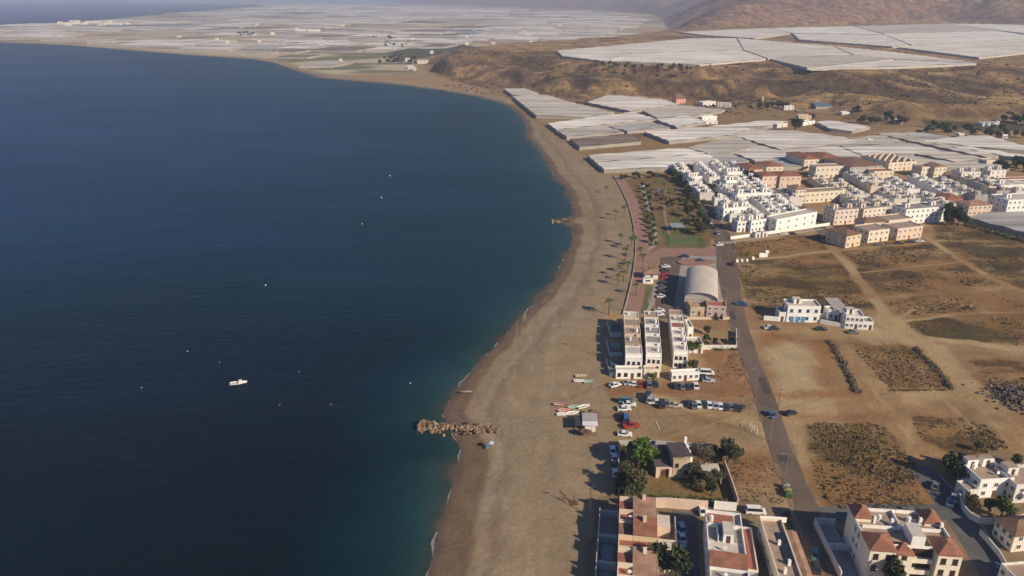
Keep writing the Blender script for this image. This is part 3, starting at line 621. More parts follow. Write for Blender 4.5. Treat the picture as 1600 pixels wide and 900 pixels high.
def trunk_mesh(seed,h,m=None):
    r=random.Random(seed); b=MB(); b.tube([(0,0,-.1),(.03,.02,h*.5),(0,.05,h)],[.09,.06,.045],7)
    for k in range(5):
        a=k*1.26+r.random(); b.tube([(0,0,h*.7),(math.cos(a)*.25,math.sin(a)*.25,h+.15),(math.cos(a)*.5,math.sin(a)*.5,h+.45)],[.04,.028,.012],5,cap=False)
    return b.mesh('trunk',[m or BARK])
TREES={}
for i,(k,m) in enumerate((('green',LG),('dark',LD),('olive',LO),('bright',LB),('dry',LDR))):
    TREES[k]=[(crown_mesh(50+i*7+j,2600 if k!='dry' else 900,.085 if k!='dry' else .05,m),trunk_mesh(i*5+j,.75)) for j in range(2)]
    TREES[k+'_far']=[(crown_mesh(90+i*7+j,380,.17,m),trunk_mesh(i*5+j+50,.75)) for j in range(2)]
def tree(px,r,label,kind='green',world=None,group=None,name='tree',trunk=True,ht=1.0,z=0.0,cat='tree'):
    """r = crown radius in metres, px = foot of the trunk"""
    loc=world or (GL(px[0],px[1]) if z else G(px[0],px[1],z)); z=loc[2] if not world else z; cm,tm=rnd.choice(TREES[kind]); e=empty(name,(loc[0],loc[1],z),rnd.uniform(0,6.28),label,cat,group)
    k=.6 if trunk else .2; r*=1.12
    c=link('crown',cm,e,(0,0,(k+.55)*r*ht)); c.scale=(r,r,r*ht*rnd.uniform(.85,1.1))
    t=link('trunk',tm,e,(0,0,0)); t.scale=(r,r,r*ht*(1.0 if trunk else .45)); return e
def palm_meshes(seed,h,n=18,L=2.3):
    r=random.Random(seed); b=MB(); lean=r.uniform(-.25,.25); pts=[(lean*(t/6)**2,0,h*t/6) for t in range(7)]; b.tube(pts,[.24,.2,.18,.17,.16,.17,.2],8); tr=b.mesh('trunk',[BARK])
    c=MB(); top=Vector(pts[-1])
    for k in range(n):
        a=2*math.pi*k/n+r.uniform(-.15,.15); el=r.uniform(-.1,1.1); d=Vector((math.cos(a),math.sin(a),0)); s=Vector((-math.sin(a),math.cos(a),0)); prev=None
        for j in range(7):
            t=j/6; p=top+d*(L*(t*math.cos(el)+ .1*t))+Vector((0,0,L*(t*math.sin(el)-t*t*(.55+.25*math.cos(el))))); wd=.34*(math.sin(math.pi*min(1,t*.85+.12)))+.02
            q=(p-s*wd-Vector((0,0,wd*.5)),p,p+s*wd-Vector((0,0,wd*.5)))
            if prev: c.face([prev[0],q[0],q[1],prev[1]]); c.face([prev[1],q[1],q[2],prev[2]])
            prev=q
    return tr,c.mesh('crown',[LG])
PALMS=[palm_meshes(i,h) for i,h in enumerate((5.0,6.2,7.0))]
def palm(px,label,k=None,group=None,s=1.0,world=None):
    tr,cr=PALMS[rnd.randrange(3) if k is None else k]; l=world or G(*px); e=empty('palm_tree',(l[0],l[1],0),rnd.uniform(0,6),label,'palm',group); e.scale=(s,s,s); link('trunk',tr,e); link('crown',cr,e); return e
# ---------------------------------------------------------------- cars
TYRE=mat('tyre_rubber',(.02,.02,.02),rough=.9); LAMP=mat('headlamp_lens',(.6,.6,.58),rough=.2); TAIL=mat('tail_lamp',(.3,.02,.02),rough=.3)
def carpaint(n,c): return mat('car_paint_'+n,c,rough=.25,var=.03,spec=.6)
PAINTS={'white':(.75,.75,.73),'silver':(.38,.39,.40),'grey':(.15,.155,.16),'dark':(.035,.037,.045),'blue':(.05,.12,.26),'red':(.35,.03,.025),'beige':(.50,.42,.30),'teal':(.06,.20,.22)}
CARM={}
def car_meshes(kind):
    if kind in CARM: return CARM[kind]
    if kind=='car': L,W,prof,cab=4.2,1.74,[(-2.1,.35),(-2.1,.72),(-1.95,.84),(-1.0,.95),(1.55,.98),(2.02,.92),(2.1,.6),(2.1,.35)],[(-1.05,.94),(-.35,1.43),(.95,1.46),(1.75,.97)]
    elif kind=='van': L,W,prof,cab=4.9,1.9,[(-2.45,.4),(-2.45,.85),(-2.3,1.0),(-1.75,1.15),(2.4,1.15),(2.45,.9),(2.45,.4)],[(-1.8,1.14),(-1.15,1.92),(2.25,1.96),(2.4,1.15)]
    else: L,W,prof,cab=5.1,1.85,[(-2.5,.45),(-2.5,.9),(-2.3,1.05),(-1.2,1.12),(2.5,1.12),(2.55,.95),(2.55,.45)],[(-1.2,1.11),(-.6,1.72),(.7,1.74),(.95,1.12)]
    def loft(P,w0,w1,zs):
        b=MB(); n=len(P)
        Lf=[(x,-(w0 if i in zs else w1)/2,z) for i,(x,z) in enumerate(P)]; Rt=[(x,(w0 if i in zs else w1)/2,z) for i,(x,z) in enumerate(P)]
        b.face(Lf[::-1]); b.face(Rt)
        for i in range(n): j=(i+1)%n; b.face([Lf[i],Lf[j],Rt[j],Rt[i]])
        return b
    body=loft(prof,W,W,()); 
    # roof panel over the glass house
    roof=MB(); r1,r2=cab[1],cab[2]; roof.box(r1[0]+.05,r2[0]-.02,-W*.39,W*.39,max(r1[1],r2[1])-.02,max(r1[1],r2[1])+.03)
    for s in (-1,1):
        for (x,z),(x2,z2) in ((cab[0],cab[1]),(cab[3],cab[2])): roof.tube([(x,s*W*.475,z),(x2,s*W*.40,z2)],.05,4)
    body.v+=[tuple(v) for v in []]
    glass=loft(cab,W*.95,W*.80,(0,3)); wheel=MB().tube([(0,-.11,0),(0,.11,0)],.33,14); rim=MB().tube([(0,-.125,0),(0,.125,0)],.19,10)
    CARM[kind]=(body,roof,glass.mesh('windows',[GLASS]),wheel.mesh('wheel',[TYRE]),rim.mesh('rim',[METAL]),L,W,
      MB().box(-.03,.03,-.17,.17,-.07,.07).mesh('headlight',[LAMP]),MB().box(-.03,.03,-.15,.15,-.08,.08).mesh('tail_light',[TAIL]))
    return CARM[kind]
CARP={}
def car(px,color,heading,label,kind='car',group=None,world=None):
    """heading in degrees: where the bonnet points, 0 = away from the camera, 90 = right"""
    k=(kind,color); loc=world or G(*px); rz=R(90-heading)+math.pi
    names={'car':'parked_car','van':'delivery_van','pickup':'pickup_truck'}
    if k in CARP: return dup(CARP[k],(loc[0],loc[1],.03),rz,label=label,group=group)
    body,roof,gl,wh,rim,L,W,hl,tl=car_meshes(kind); pm=carpaint(color,PAINTS[color])
    e=empty(names[kind],(loc[0],loc[1],.03),rz,label,{'car':'car','van':'van','pickup':'pickup'}[kind],group)
    bo=link('body',body.mesh('body',[pm]),e); link('roof_panel',roof.mesh('roof_panel',[pm]),e); link('windows',gl,e)
    bv=bo.modifiers.new('b','BEVEL'); bv.width=.09; bv.segments=2
    for x in (-L*.31,L*.29):
        for s in (-1,1): o=link('wheel',wh,e,(x,s*(W/2-.08),.33)); link('rim',rim,o,(0,s*.02,0))
    for s in (-1,1): link('headlight',hl,e,(-L/2-.005,s*W*.34,.66 if kind=='car' else .8)); link('tail_light',tl,e,(L/2+.005,s*W*.36,.72 if kind=='car' else .85))
    CARP[k]=e; return e
# ---------------------------------------------------------------- boats
def boat(px,length,hullc,heading,label,name='rowing_boat',motor=False,z=0.0,inner=None,group=None,cat='boat'):
    loc=G(px[0],px[1],z); e=empty(name,(loc[0],loc[1],z),R(90-heading),label,cat,group); L=length; W=L*.34; N=11
    hm=mat('boat_paint_'+hullc,{'white':(.78,.78,.75),'red':(.50,.07,.04),'green':(.10,.30,.18),'blue':(.10,.25,.45),'wood':(.35,.22,.12)}[hullc],rough=.4,var=.08); im=inner or mat('boat_inside',(.45,.42,.36),rough=.6)
    rg=[]
    for i in range(N):
        t=i/(N-1); x=-L/2+L*t; w_=W/2*(1-max(0,(t-.35)/.65)**2.2)*(.82+.18*min(1,t/.3)); zt=.62+.28*t*t; zb=.05+.22*max(0,(t-.6)/.4)**2
        rg.append([(x,-w_,zt),(x,-w_*.82,zb+.18),(x,-w_*.25,zb),(x,w_*.25,zb),(x,w_*.82,zb+.18),(x,w_,zt)])
    b=MB(); k=0
    for i in range(N-1):
        for j in range(5): b.face([rg[i][j],rg[i][j+1],rg[i+1][j+1],rg[i+1][j]])
    b.face(rg[0]); ho=b.build('hull',hm,e)
    g=MB()
    for i in range(N-1):
        for a in (0,5):
            p,q=Vector(rg[i][a]),Vector(rg[i+1][a]); g.tube([p,q],.045,5)
    g.build('gunwale',FRAMEW,ho)
    d=MB(); pts=[(r_[0][0]*.98,r_[0][1]*.93,.34) for r_ in rg]+[(r_[5][0]*.98,r_[5][1]*.93,.34) for r_ in reversed(rg[:-1])]; d.face(pts[::-1]); dk=d.build('floor',im,e)
    for x in (-.28,.02,.26): boxmesh('thwart',L*x-.14,L*x+.14,-W*.40,W*.40,.46,.52,FRAMEW,e)
    if motor:
        m_=MB().box(-L/2-.35,-L/2-.02,-.17,.17,.55,1.0).box(-L/2-.26,-L/2-.12,-.06,.06,-.1,.55).build('outboard_motor',DARKM,e)
        boxmesh('cabin',L*.02,L*.22,-W*.28,W*.28,.52,1.35,hm,e,top=None)
        boxmesh('windscreen',L*.221,L*.235,-W*.26,W*.26,.85,1.3,GLASS,e)
    return e
# ================================================================ roads, paving, lawns
ROAD=smoothline(GP([(1052,266),(1078,300),(1106,338),(1130,375),(1137,420),(1147,480),(1165,540),(1192,615),(1217,690),(1240,750),(1262,800),(1290,860),(1325,940)]),18)
RW=3.3+1.5*sm(250,330,ROAD[:,1])
jr=random.Random(4); ja=np.array([jr.uniform(-.14,.14) for _ in ROAD]); jb=np.array([jr.uniform(-.14,.14) for _ in ROAD])
ribbon('road',ROAD,-RW+ja,RW+jb,-.5,.05,ASPH,'long worn asphalt road running inland of the beach')
ST=smoothline(GP([(1432,730),(1455,752),(1475,775),(1515,830),(1560,905),(1590,960)])); ribbon('street',ST,-3.6,3.6,-.5,.045,ASPH2,'asphalt street beside the cream apartment building')
ribbon('kerb',ST[4:],-3.95,-3.6,-.4,.16,KERB)
S2=smoothline(GP([(1268,808),(1340,800),(1420,800),(1478,800)])); ribbon('street',S2,-3.0,3.0,-.5,.04,ASPH2,'asphalt street behind the cream apartment building'); 
S3=smoothline(GP([(1290,830),(1320,862),(1345,920),(1365,980)])); ribbon('street',S3,-3.4,3.4,-.5,.035,ASPH,'side street left of the cream apartment building')
ribbon('pavement',S3[4:],-5.2,-3.4,-.3,.14,CONC)
AL=smoothline(GP([(1069,800),(1071,850),(1073,900),(1076,1000)])); ribbon('street',AL,-2.9,2.9,-.5,.042,ASPH2,'narrow shaded alley between the terracotta and white houses')
sheet('car_park',[(1032,402),(1066,400),(1048,498),(1022,498),(1026,450)],.03,ASPH,'asphalt car park beside the vaulted hall')
sheet('car_park',[(1066,400),(1122,398),(1134,470),(1140,500),(1052,498),(1060,440)],.02,CONC,'paved yard round the vaulted hall')
sheet('plaza',[(1010,398),(1036,388),(1100,388),(1126,378),(1134,402),(1066,399),(1032,401),(1016,420)],.04,PAVER,'red paved plaza by the park')
VST=smoothline([(142.5,395),(142.5,470),(141.5,548)]); ribbon('street',VST,-2.6,2.6,-.5,.04,ASPH,'narrow street between white terraces')
VS2=smoothline(GP([(1300,378),(1262,335),(1225,300),(1190,270)])); ribbon('street',VS2,-3.6,3.6,-.5,.04,ASPH,'street between the white and cream blocks')
VS3=smoothline(GP([(1145,378),(1200,370),(1285,358)])); ribbon('pavement',VS3,-.9,.9,-.3,.1,CONC,'pavement in front of the white terraces')
PR=smoothline(GP([(958,274),(972,298),(985,330),(993,372),(992,410),(985,450),(974,492)])); ribbon('promenade',PR,0,-6.5,-.4,.12,PAVER,'red paved seafront promenade')
o=ribbon('sea_wall',PR,.3,0,-.4,.6,mat('sandy_wall',(.46,.39,.30),var=.15),'low pale wall along the beach edge of the promenade',kind=None,cat='wall')
PP=smoothline(GP([(1001,287),(1010,315),(1020,345),(1024,378),(1010,392)])); ribbon('path',PP,-1,1,-.4,.08,CONC,'pale curving garden path')
PP2=smoothline(GP([(1024,444),(1019,470),(1009,494)])); ribbon('path',PP2,-.8,.8,-.4,.08,CONC,'pale path along the lawn')
sheet('lawn',[(1046,366),(1090,368),(1092,382),(1046,384)],.05,GRASS,'green watered lawn of the park')
sheet('lawn',[(1004,446),(1017,446),(1008,490),(994,490)],.05,GRASS,'narrow lawn strip behind the promenade')
PRX=smoothline(GP([(985,690),(1020,616),(1160,640)]))
# lane marks and crossing
cb=MB()
for k in range(7):
    c=G(1131+k*.2,379); x=G(1124,379)[0]+k*1.25; cb.face([(x,c[1]-1.6,.058),(x+.6,c[1]-1.6,.058),(x+.6,c[1]+1.6,.058),(x,c[1]+1.6,.058)])
tag(cb.build('zebra_crossing',PAINT),'white zebra crossing stripes',kind='structure')
def rowtext(i,n,near='beach end'):
    o_=['first','second','third','fourth','fifth','sixth','seventh','eighth','ninth','tenth','eleventh','twelfth','thirteenth','fourteenth','fifteenth','sixteenth','seventeenth','eighteenth','nineteenth','twentieth']
    return o_[i] if i<20 else 'far'
# ================================================================ greenhouses behind the beach
GH=[([(787,139),(819,138),(843,146),(830,150),(801,149)],'small pale greenhouse at the far tip of the beach',1),
([(801,151),(825,148),(853,148),(893,160),(961,176),(920,183),(838,181)],'long dusty greenhouse tapering along the far beach',1),
([(916,160),(951,148),(1035,155),(1060,163),(985,174)],'pale greenhouse below the brown bluff, left of the pink farmhouse',0),
([(1003,173),(1063,164),(1134,172),(1090,180),(1027,185)],'grey white greenhouse in front of the pink farmhouse',1),
([(855,193),(988,175),(1027,186),(869,203)],'bright greenhouse strip slanting down to the beach',5),
([(869,204),(943,197),(976,206),(885,214)],'dull greenhouse directly in front of the bright slanting strip',1),
([(890,217),(985,209),(1003,221),(905,230)],'dark brown netting greenhouse beside the beach',3),
([(948,198),(1014,190),(1048,199),(980,205)],'grey greenhouse behind a brown plot',2),
([(1024,187),(1071,181),(1105,190),(1058,199)],'small bright greenhouse next to the long white sheds',5),
([(1006,206),(1095,199),(1180,200),(1140,212),(1045,221)],'bright greenhouse with a dark left end, middle of the plain',5),
([(1105,198),(1200,188),(1232,190),(1195,198)],'thin bright greenhouse strip left of the round dark tree',5),
([(1182,202),(1240,204),(1318,214),(1348,224),(1219,234),(1150,213)],'wide pale greenhouse in front of the round dark tree',0),
([(917,243),(1068,231),(1104,240),(930,254)],'pale greenhouse nearest the beach, rear half',0),
([(930,254.5),(1104,240.5),(1128,252),(1060,262),(943,265)],'pale greenhouse nearest the beach, front half by the park',5),
([(1072,231),(1120,219),(1150,213),(1185,226),(1142,239),(1106,240)],'grey white greenhouse touching the beachside sheds',1),
([(1106,242),(1140,240),(1172,251),(1132,256)],'small grey greenhouse at the corner behind the white village',2),
([(1147,240),(1186,227),(1219,236),(1310,229),(1348,244),(1180,252)],'long pale greenhouse behind the peach apartment houses',0),
([(1314,230),(1332,216),(1377,211),(1416,222),(1353,228)],'pale greenhouse right of a white shed roof',1),
([(1316,231),(1420,223),(1480,237),(1425,241),(1350,244)],'pale greenhouse behind the brown apartment complex',0),
([(1428,240),(1478,236),(1546,249),(1492,253)],'greenhouse with a sharp dark right edge behind cream house',1),
([(1369,209),(1400,207),(1562,243),(1545,247)],'long narrow greenhouse between two dark diagonal gaps',1),
([(1427,206),(1487,214),(1440,220),(1408,208)],'grey greenhouse below the dark orchard',2),
([(1440,221),(1490,214),(1542,211),(1600,228),(1620,236),(1545,232)],'wide bright greenhouse near the right edge of the plain',5),
([(1444,222),(1540,233),(1610,244),(1610,250),(1565,243)],'flat bright greenhouse at the right edge in front of the widest one',0),
([(1275,191),(1295,188),(1361,198),(1332,205),(1298,202)],'small bright greenhouse below the pale cliff',5),
([(1508,340),(1545,331),(1680,330),(1680,384)],'large grey greenhouse right of the peach house',2),
([(1265,156),(1300,154),(1307,166),(1275,167)],'blue grey netting greenhouse tucked under the bluff',4),
([(1178,254),(1312,247),(1342,254),(1300,259),(1186,262)],'low grey greenhouse strip behind the red roofed flats',2),
([(1344,246),(1420,243),(1495,255),(1560,252),(1580,262),(1480,262),(1390,250)],'low dusty greenhouse behind the yellow chimneys',1),
([(1348,256),(1378,252),(1385,262),(1340,266)],'small grey netting shed between the cream flats',2)]
for px,lb,mi in GH: greenhouse(px,lb,mi,ang=R(90) if mi in (1,2) else R(84),span=7,amp=.6)
PLG=[([(870,79),(940,73),(985,84),(940,95),(880,88)],'left tip greenhouse on the plateau edge',0),
([(942,73),(1080,60),(1150,60),(1160,78),(988,84)],'large pale greenhouse at the back left of the plateau',0),
([(944,95),(988,85),(1160,79),(1196,92),(1092,101)],'large pale greenhouse along the front left plateau rim',5),
([(1153,60),(1300,72),(1330,86),(1200,91),(1163,78)],'large pale greenhouse in the middle of the plateau',0),
([(1203,92),(1332,86),(1400,92),(1262,106),(1228,98)],'pale greenhouse on the plateau rim above the gully',1),
([(1303,72),(1400,82),(1525,98),(1405,93),(1335,86)],'tapering greenhouse on the right of the plateau',0),
([(1268,106.5),(1402,94),(1525,99),(1400,104)],'thin bright greenhouse above the cliff road',5),
([(1062,50),(1200,44),(1235,52),(1180,60),(1100,55)],'pale greenhouse at the foot of the mountain, left end',0),
([(1203,44),(1330,41),(1380,54),(1240,52)],'pale greenhouse at the foot of the mountain, second from left',5),
([(1240,53),(1382,55),(1420,70),(1395,73),(1250,62)],'pale greenhouse below the mountain, front row middle',0),
([(1333,41),(1480,37),(1560,48),(1382,53)],'pale greenhouse at the mountain foot, third from left',1),
([(1385,55),(1562,49),(1640,60),(1425,70)],'pale greenhouse below the mountain, front row right',5),
([(1428,71),(1645,61),(1660,76),(1530,90),(1405,74)],'large pale greenhouse at the right end of the plateau',0),
([(1483,37),(1650,40),(1650,58),(1565,48)],'pale greenhouse at the mountain foot, rightmost',5)]
for px,lb,mi in PLG: greenhouse(px,lb,mi,base=PLAT,h=2.4,ang=R(95),span=11,amp=.7,shrink=-.8,side=mat('bright_greenhouse_side',(.5,.46,.40),var=.1))
# far delta: a patchwork of farms, the nearest as individuals
r2=random.Random(31); cand=[]
coastfar=COAST
ax=R(14)
def okp(x,y):
    a=np.array([x]);b=np.array([y]); return float(sdf2(a,b,COAST)[0])> 28 and float(sdf2(a,b,BOUT)[0])<-70 and float(sdf2(a,b,MOUNT)[0])<-80
yy=1330
while yy<11500:
    D_=85+ (yy-1300)*.046; D_*=r2.uniform(.8,1.25); xx=-yy*.95
    while xx<yy*.42+200:
        W_=D_*r2.uniform(.55,1.5)
        x=xx+W_/2; y=yy+D_/2+x*.1+D_*r2.uniform(-.3,.3)
        if okp(x,y) and okp(x-W_*.4,y-D_*.3) and okp(x+W_*.4,y+D_*.3) and r2.random()<.93 and float(fbm(np.array([x]),np.array([y*1.6]),520,3,303)[0])<.67:
            u,v=x,y
            cand.append((x,y,W_*r2.uniform(.84,.95),D_*r2.uniform(.55,.97),r2.choice([0,0,1,1,5,5,0,2,3 if r2.random()<.7 else 4])))
        xx+=W_
    yy+=D_
cand.sort(key=lambda c:c[1]); rest=MB(); nfar=0
cand=[c for c in cand if not (c[1]<1800 and abs(c[0]+250)<130 and c[1]>1500)]
for k,(x,y,W_,D_,mi) in enumerate(cand):
    sk=r2.uniform(-.22,.22); q=[]
    for a,b in ((-.5,-.5),(.5,-.5),(.5,.5),(-.5,.5)):
        px_=a*W_+b*D_*.25; py_=b*D_-a*W_*.10+a*sk*D_; q.append((x+px_,y+py_))
    if k<235:
        greenhouse(None,{0:'pale plastic greenhouse in the far patchwork of the delta',5:'brightest white plastic greenhouse in the far patchwork of the delta',1:'dusty cream greenhouse in the far patchwork of the delta',2:'greyish greenhouse in the far patchwork of the delta',3:'brown netted greenhouse in the far patchwork of the delta',4:'blue grey greenhouse in the far patchwork of the delta'}[mi],mi,h=3.2+1.8*r2.random(),poly=q,span=max(D_/6,12),ang=R(90),amp=.8,group='greenhouses of the far delta',shrink=1.2,side=PWALLL)
    else: rest.prism(q,-1,3.2+1.8*r2.random(),mi)
o=rest.build('greenhouse_field',PL); tag(o,'pale greenhouses crowding the hazy plain towards the mountains','greenhouse field',kind='stuff')
# ================================================================ near houses
# three joined terracotta houses by the beach
def tiled_house(name,label,pL,pR,y_depth,h,wm,rm,hips,grp=None,fl=2,**kw):
    loc,W,rz=site(pL,pR,zp=kw.pop('zp',0)); e=empty(name,loc,0,label,'house',grp); D=y_depth
    boxmesh('wall',0,W,0,D,-.3,h,wm,e,top=FLAT)
    for (x0,x1,y0,y1,zz,rise,kind,ax_) in hips:
        if zz>.05: boxmesh('upper_wall',W*x0,W*x1,D*y0,D*y1,h+.003,h+zz,wm,e)
        if kind=='mono': monoroof(e,W*x0,W*x1,D*y0,D*y1,h+zz,h+zz+rise,rm)
        else: hiproof(e,W*x0,W*x1,D*y0,D*y1,h+zz+.19,rise,rm,gable=(kind=='gable'),axis=ax_)
    return e,W,D,h
# foot of the row, front to back along x 967..1055
o_,az,LT=lane((964,903),(968,778),6.3); X0,X1,X2=0.0,G(1027,840,6.3)[0]-G(967,840,6.3)[0],G(1055,840,3.2)[0]-G(967,840,6.3)[0]
ya=[0,LT*.33,LT*.66,LT]
labs=['terracotta roofed house with a cream front beside the big garden tree, nearest the camera','ochre fronted terracotta roofed house, middle one of the beachside trio','peach house with terracotta roof and walled back terrace, farthest of the beachside trio']
for i in range(3):
    y0,y1=ya[i]+.1,ya[i+1]-.1; D=y1-y0; W=X1-X0; wm=[CREAM,OCHRE,PEACH][i]
    e=empty('terraced_house',along(o_,az,0,y0),-az,labs[i],'house','tiled houses beside the beach')
    boxmesh('wall',0,W,0,D,-.3,6.0,wm,e,top=FLATR)
    ra,rb_,uh=[(.06,.98,.19),(.40,.98,1.5),(.10,.93,.5)][i]; monoroof(e,W*.38,W*.98,D*ra,D*rb_,6.02+uh,7.2+uh,[TERRAP,TERRA,TERRAP][i],over=.1)
    
    boxmesh('upper_wall',W*.38,W*.98,D*ra,D*rb_,6.003,6.0+uh,wm,e); 
    if i==1: monoroof(e,.1,W*.36,D*.45,D*.95,6.15,6.7,BROWNT,over=.05,name='side_roof')
    boxmesh('partition',.02,W*.37,D*.38,D*.42,6.003,7.3,wm,e); boxmesh('partition',.02,W*.37,D*.93,D*.97,6.003,7.2,wm,e)
    b=MB(); b.box(0,W,-.02,.25,6.002,7.1); b.box(0,.25,.25,D*.3,6.002,6.9); b.build('parapet',wm,e)
    boxmesh('chimney',W*.62,W*.62+.8,D*.8,D*.8+.8,6.6,8.3+uh,wm,e); 
    facade(e,0,W,-.03,2,2,3.0,1.0,frame=SHUT); facade(e,0,D,0,2,3,3.0,1.0,side='left',xl=-.01,frame=SHUT); door(e,W*.5,-.03)
    if i!=1: dish(e,W*.3,D*.2,6.0)
    # walled yard on the beach side: one-storey
    x0=G(931,840,3)[0]-G(967,840,6.3)[0]; yd=empty('walled_yard',along(o_,az,x0,y0),-az,['beachside yard of the nearest terracotta house, in deep shade','middle beachside yard with dark roof deck behind white walls','far beachside yard ending at the garden wall'][i],'yard','walled yards on the beach side')
    wd=-x0-.15
    b=MB(); b.box(0,.25,0,D,-.2,2.9); b.box(.25,wd,0,.25,-.2,2.4); b.box(.25,wd,D-.25,D,-.2,2.4); b.build('wall',WHITE2,yd)
    boxmesh('floor',.26,wd,.26,D-.26,-.1,.15,CONC,yd); 
    if i!=2: boxmesh('awning',1.2,wd*.8,.6,D*.6,2.35,2.45,mat('grey_awning',(.20,.21,.24)),yd)
    # paved court on the alley side
    yc=empty('courtyard',along(o_,az,X1+.15,y0),-az,['alley side courtyard of the nearest terracotta house','alley side courtyard with pale terrace, beside the ochre house','cluttered alley side courtyard behind the farthest terracotta house'][i],'courtyard','courtyards on the alley side'); wc=X2-X1-.2
    b=MB(); b.box(wc-.22,wc,0,D,-.2,2.6); b.box(0,wc-.22,0,.22,-.2,2.6); b.build('wall',WHITE2,yc); boxmesh('floor',.02,wc-.24,.24,D,-.1,.2,FLAT,yc)
    if i>0:
        boxmesh('lean_to',.4,wc*.7,D*.45,D*.95,.2,3.0,wm,yc,top=FLATW)
tree((1040,905),5.3,'big dense garden tree leaning over the alley from the terracotta houses','dark',ht=.9)
# white houses right of the alley
loc,W,rz=site((1104,985),(1168,985)); 
o_,az,LT=lane((1110,905),(1102,798),6.6); xA=0.0; xB=G(1164,860,6.6)[0]-G(1107,860,6.6)[0]; yb=[0,LT*.36,LT*.6,LT]
e=empty('terraced_house',along(o_,az,0,0),-az,'white house with a bright red tiled roof slope beside the alley','house'); W=xB-xA; D=yb[1]-yb[0]
boxmesh('wall',0,W,0,D,-.3,6.2,WHITE,e,top=FLATG); monoroof(e,.1,W-.1,D*.45,D*.98,6.3,7.4,TERRA,over=.05); parapet(e,0,W,0,D*.44,6.203,.7,WHITE); facade(e,0,W,-.03,2,3); facade(e,0,D,0,2,3,side='left',xl=-.01); door(e,W*.5,-.03); dish(e,W*.4,D*.2,6.2)
e=empty('terraced_house',along(o_,az,0,yb[1]+.05),-az,'white flat roofed house with roof patios and a red brick terrace behind','house'); D=yb[3]-yb[1]
boxmesh('wall',0,W,0,D,-.3,6.2,WHITE,e,top=FLATW); parapet(e,0,W,0,D,6.203,.8,WHITE)
boxmesh('roof_terrace',.3,W*.78,D*.66,D-.3,6.202,6.26,FLATR,e); tower(e,W*.42,W*.70,D*.30,D*.62,6.21,2.3,WHITE,FLATW); boxmesh('partition',W*.28,W*.30,D*.3,D*.635,6.21,7.6,WHITE,e); boxmesh('partition',.3,W-.3,D*.64,D*.66,6.21,7.3,WHITE,e)
boxmesh('patio_floor',.4,W*.27,D*.33,D*.62,6.205,6.25,FLATG,e); boxmesh('patio_floor',W*.74,W-.4,D*.33,D*.62,6.205,6.25,FLATG,e)
facade(e,0,D,0,2,4,side='left',xl=-.01); facade(e,W*.05,W*.95,-.03,1,1,3,3.9); antenna(e,W*.9,D*.6,6.2); dish(e,W*.45,D*.12,6.2); tank(e,W*.15,D*.8,6.26)
# purple shaded strip building right of it
xC=xB+3.4; e=empty('garage_row',along(o_,az,xB+.3,yb[1]),-az,'low garages in shade right of the white flat roofed house','garages'); W=xC-xB-.8; D=yb[3]-yb[1]
boxmesh('wall',0,W,0,D,-.2,2.9,GREYW,e,top=FLATR); parapet(e,0,W,0,D,2.903,.5,WHITE2)
for k in range(3): o=boxmesh('garage_door',-1.2,1.2,-.04,.02,0,2.2,GARAGE,e); o.rotation_euler=(0,0,-math.pi/2); o.location=(-.01,D*(.2+.3*k),.02)
# house with the long peach wing
loc,W,rz=site((1190,930),(1238,930)); o_,az,LT=lane((1221,918),(1187,810),5); y0_=0; y1_=LT
e=empty('long_house',(o_[0],o_[1],0),-az,'long house with brown roof terrace and narrow peach wing near the main road','house'); W=5.0; D=y1_-y0_
boxmesh('wall',0,W,0,D,-.3,4.6,CREAM,e,top=FLAT); parapet(e,0,W,0,D,4.603,.7,CREAM); boxmesh('skylight',W*.55,W*.85,D*.35,D*.8,4.61,4.9,GLASS,e)
facade(e,0,D,0,1,5,4.6,1.4,side='left',xl=-.01); 
for a,b_ in ((.3,.2),(.6,.32),(.45,.6)): boxmesh('chimney',W*a,W*a+.6,D*b_,D*b_+.6,4.61,6.0,WHITE,e)
hiproof(e,W+.1,W+2.7,.2,D*.86,4.3,.5,TERRAP,over=.05,gable=True,axis='y',name='wing_roof'); boxmesh('wing_wall',W+.1,W+2.7,.2,D*.86,-.2,4.1,PEACH,e)
boxmesh('parapet',W*.0,W+1.2,D+.05,D+.3,4.2,5.6,WHITE,e)
# ---- cream apartment building with red hipped towers
a=G(1361,858,9.6); b_=G(1505,868,9.6); c_=G(1341,808,9.6); W=math.hypot(b_[0]-a[0],b_[1]-a[1]); rz=math.atan2(b_[1]-a[1],b_[0]-a[0]); D=14.5
e=empty('apartment_building',(a[0],a[1],0),rz,'cream three storey apartment building with red hipped corner towers','apartments')
APW=wallm('pale_cream_render',(.78,.70,.55)); boxmesh('wall',0,W,2.2,D,-.3,8.6,APW,e,top=FLAT); parapet(e,0,W,2.2,D,8.603,.8,WHITE,name='parapet')
for x0,x1,y0,y1,h_,nm in ((0,5.2,0,5.6,9.3,'front tower'),(W-4.8,W,0,5.6,9.3,''),(0,3.6,D-4.2,D+.2,9.6,''),(W-3.6,W,D-4.2,D+.2,9.4,''),(5.6,9.2,.5,4.2,8.2,'')):
    t=boxmesh('tower',x0-.03,x1+.03,y0-.03,y1+.03,-.28,h_,APW,e); hiproof(t,x0,x1,y0,y1,h_+.19,1.7,TERRA,over=.3)
    n=max(1,int((x1-x0)/2.4))
    for f in range(3):
        for i in range(n): window(t,x0+(x1-x0)*(i+.5)/n,y0-.04,f*3+1.0,0,1.1,1.5,frame=SHUT)
boxmesh('penthouse',9.6,12.4,3.4,8.0,8.61,11.0,WHITE,e,top=FLATW); boxmesh('roof_terrace',12.6,W-5.2,2.6,6.6,8.61,8.67,mat('green_terrace',(.24,.25,.13)),e); boxmesh('partition',1,W-1,8.2,8.45,8.61,9.4,WHITE,e); boxmesh('partition',9.2,9.45,8.47,D-.3,8.61,9.4,WHITE,e)
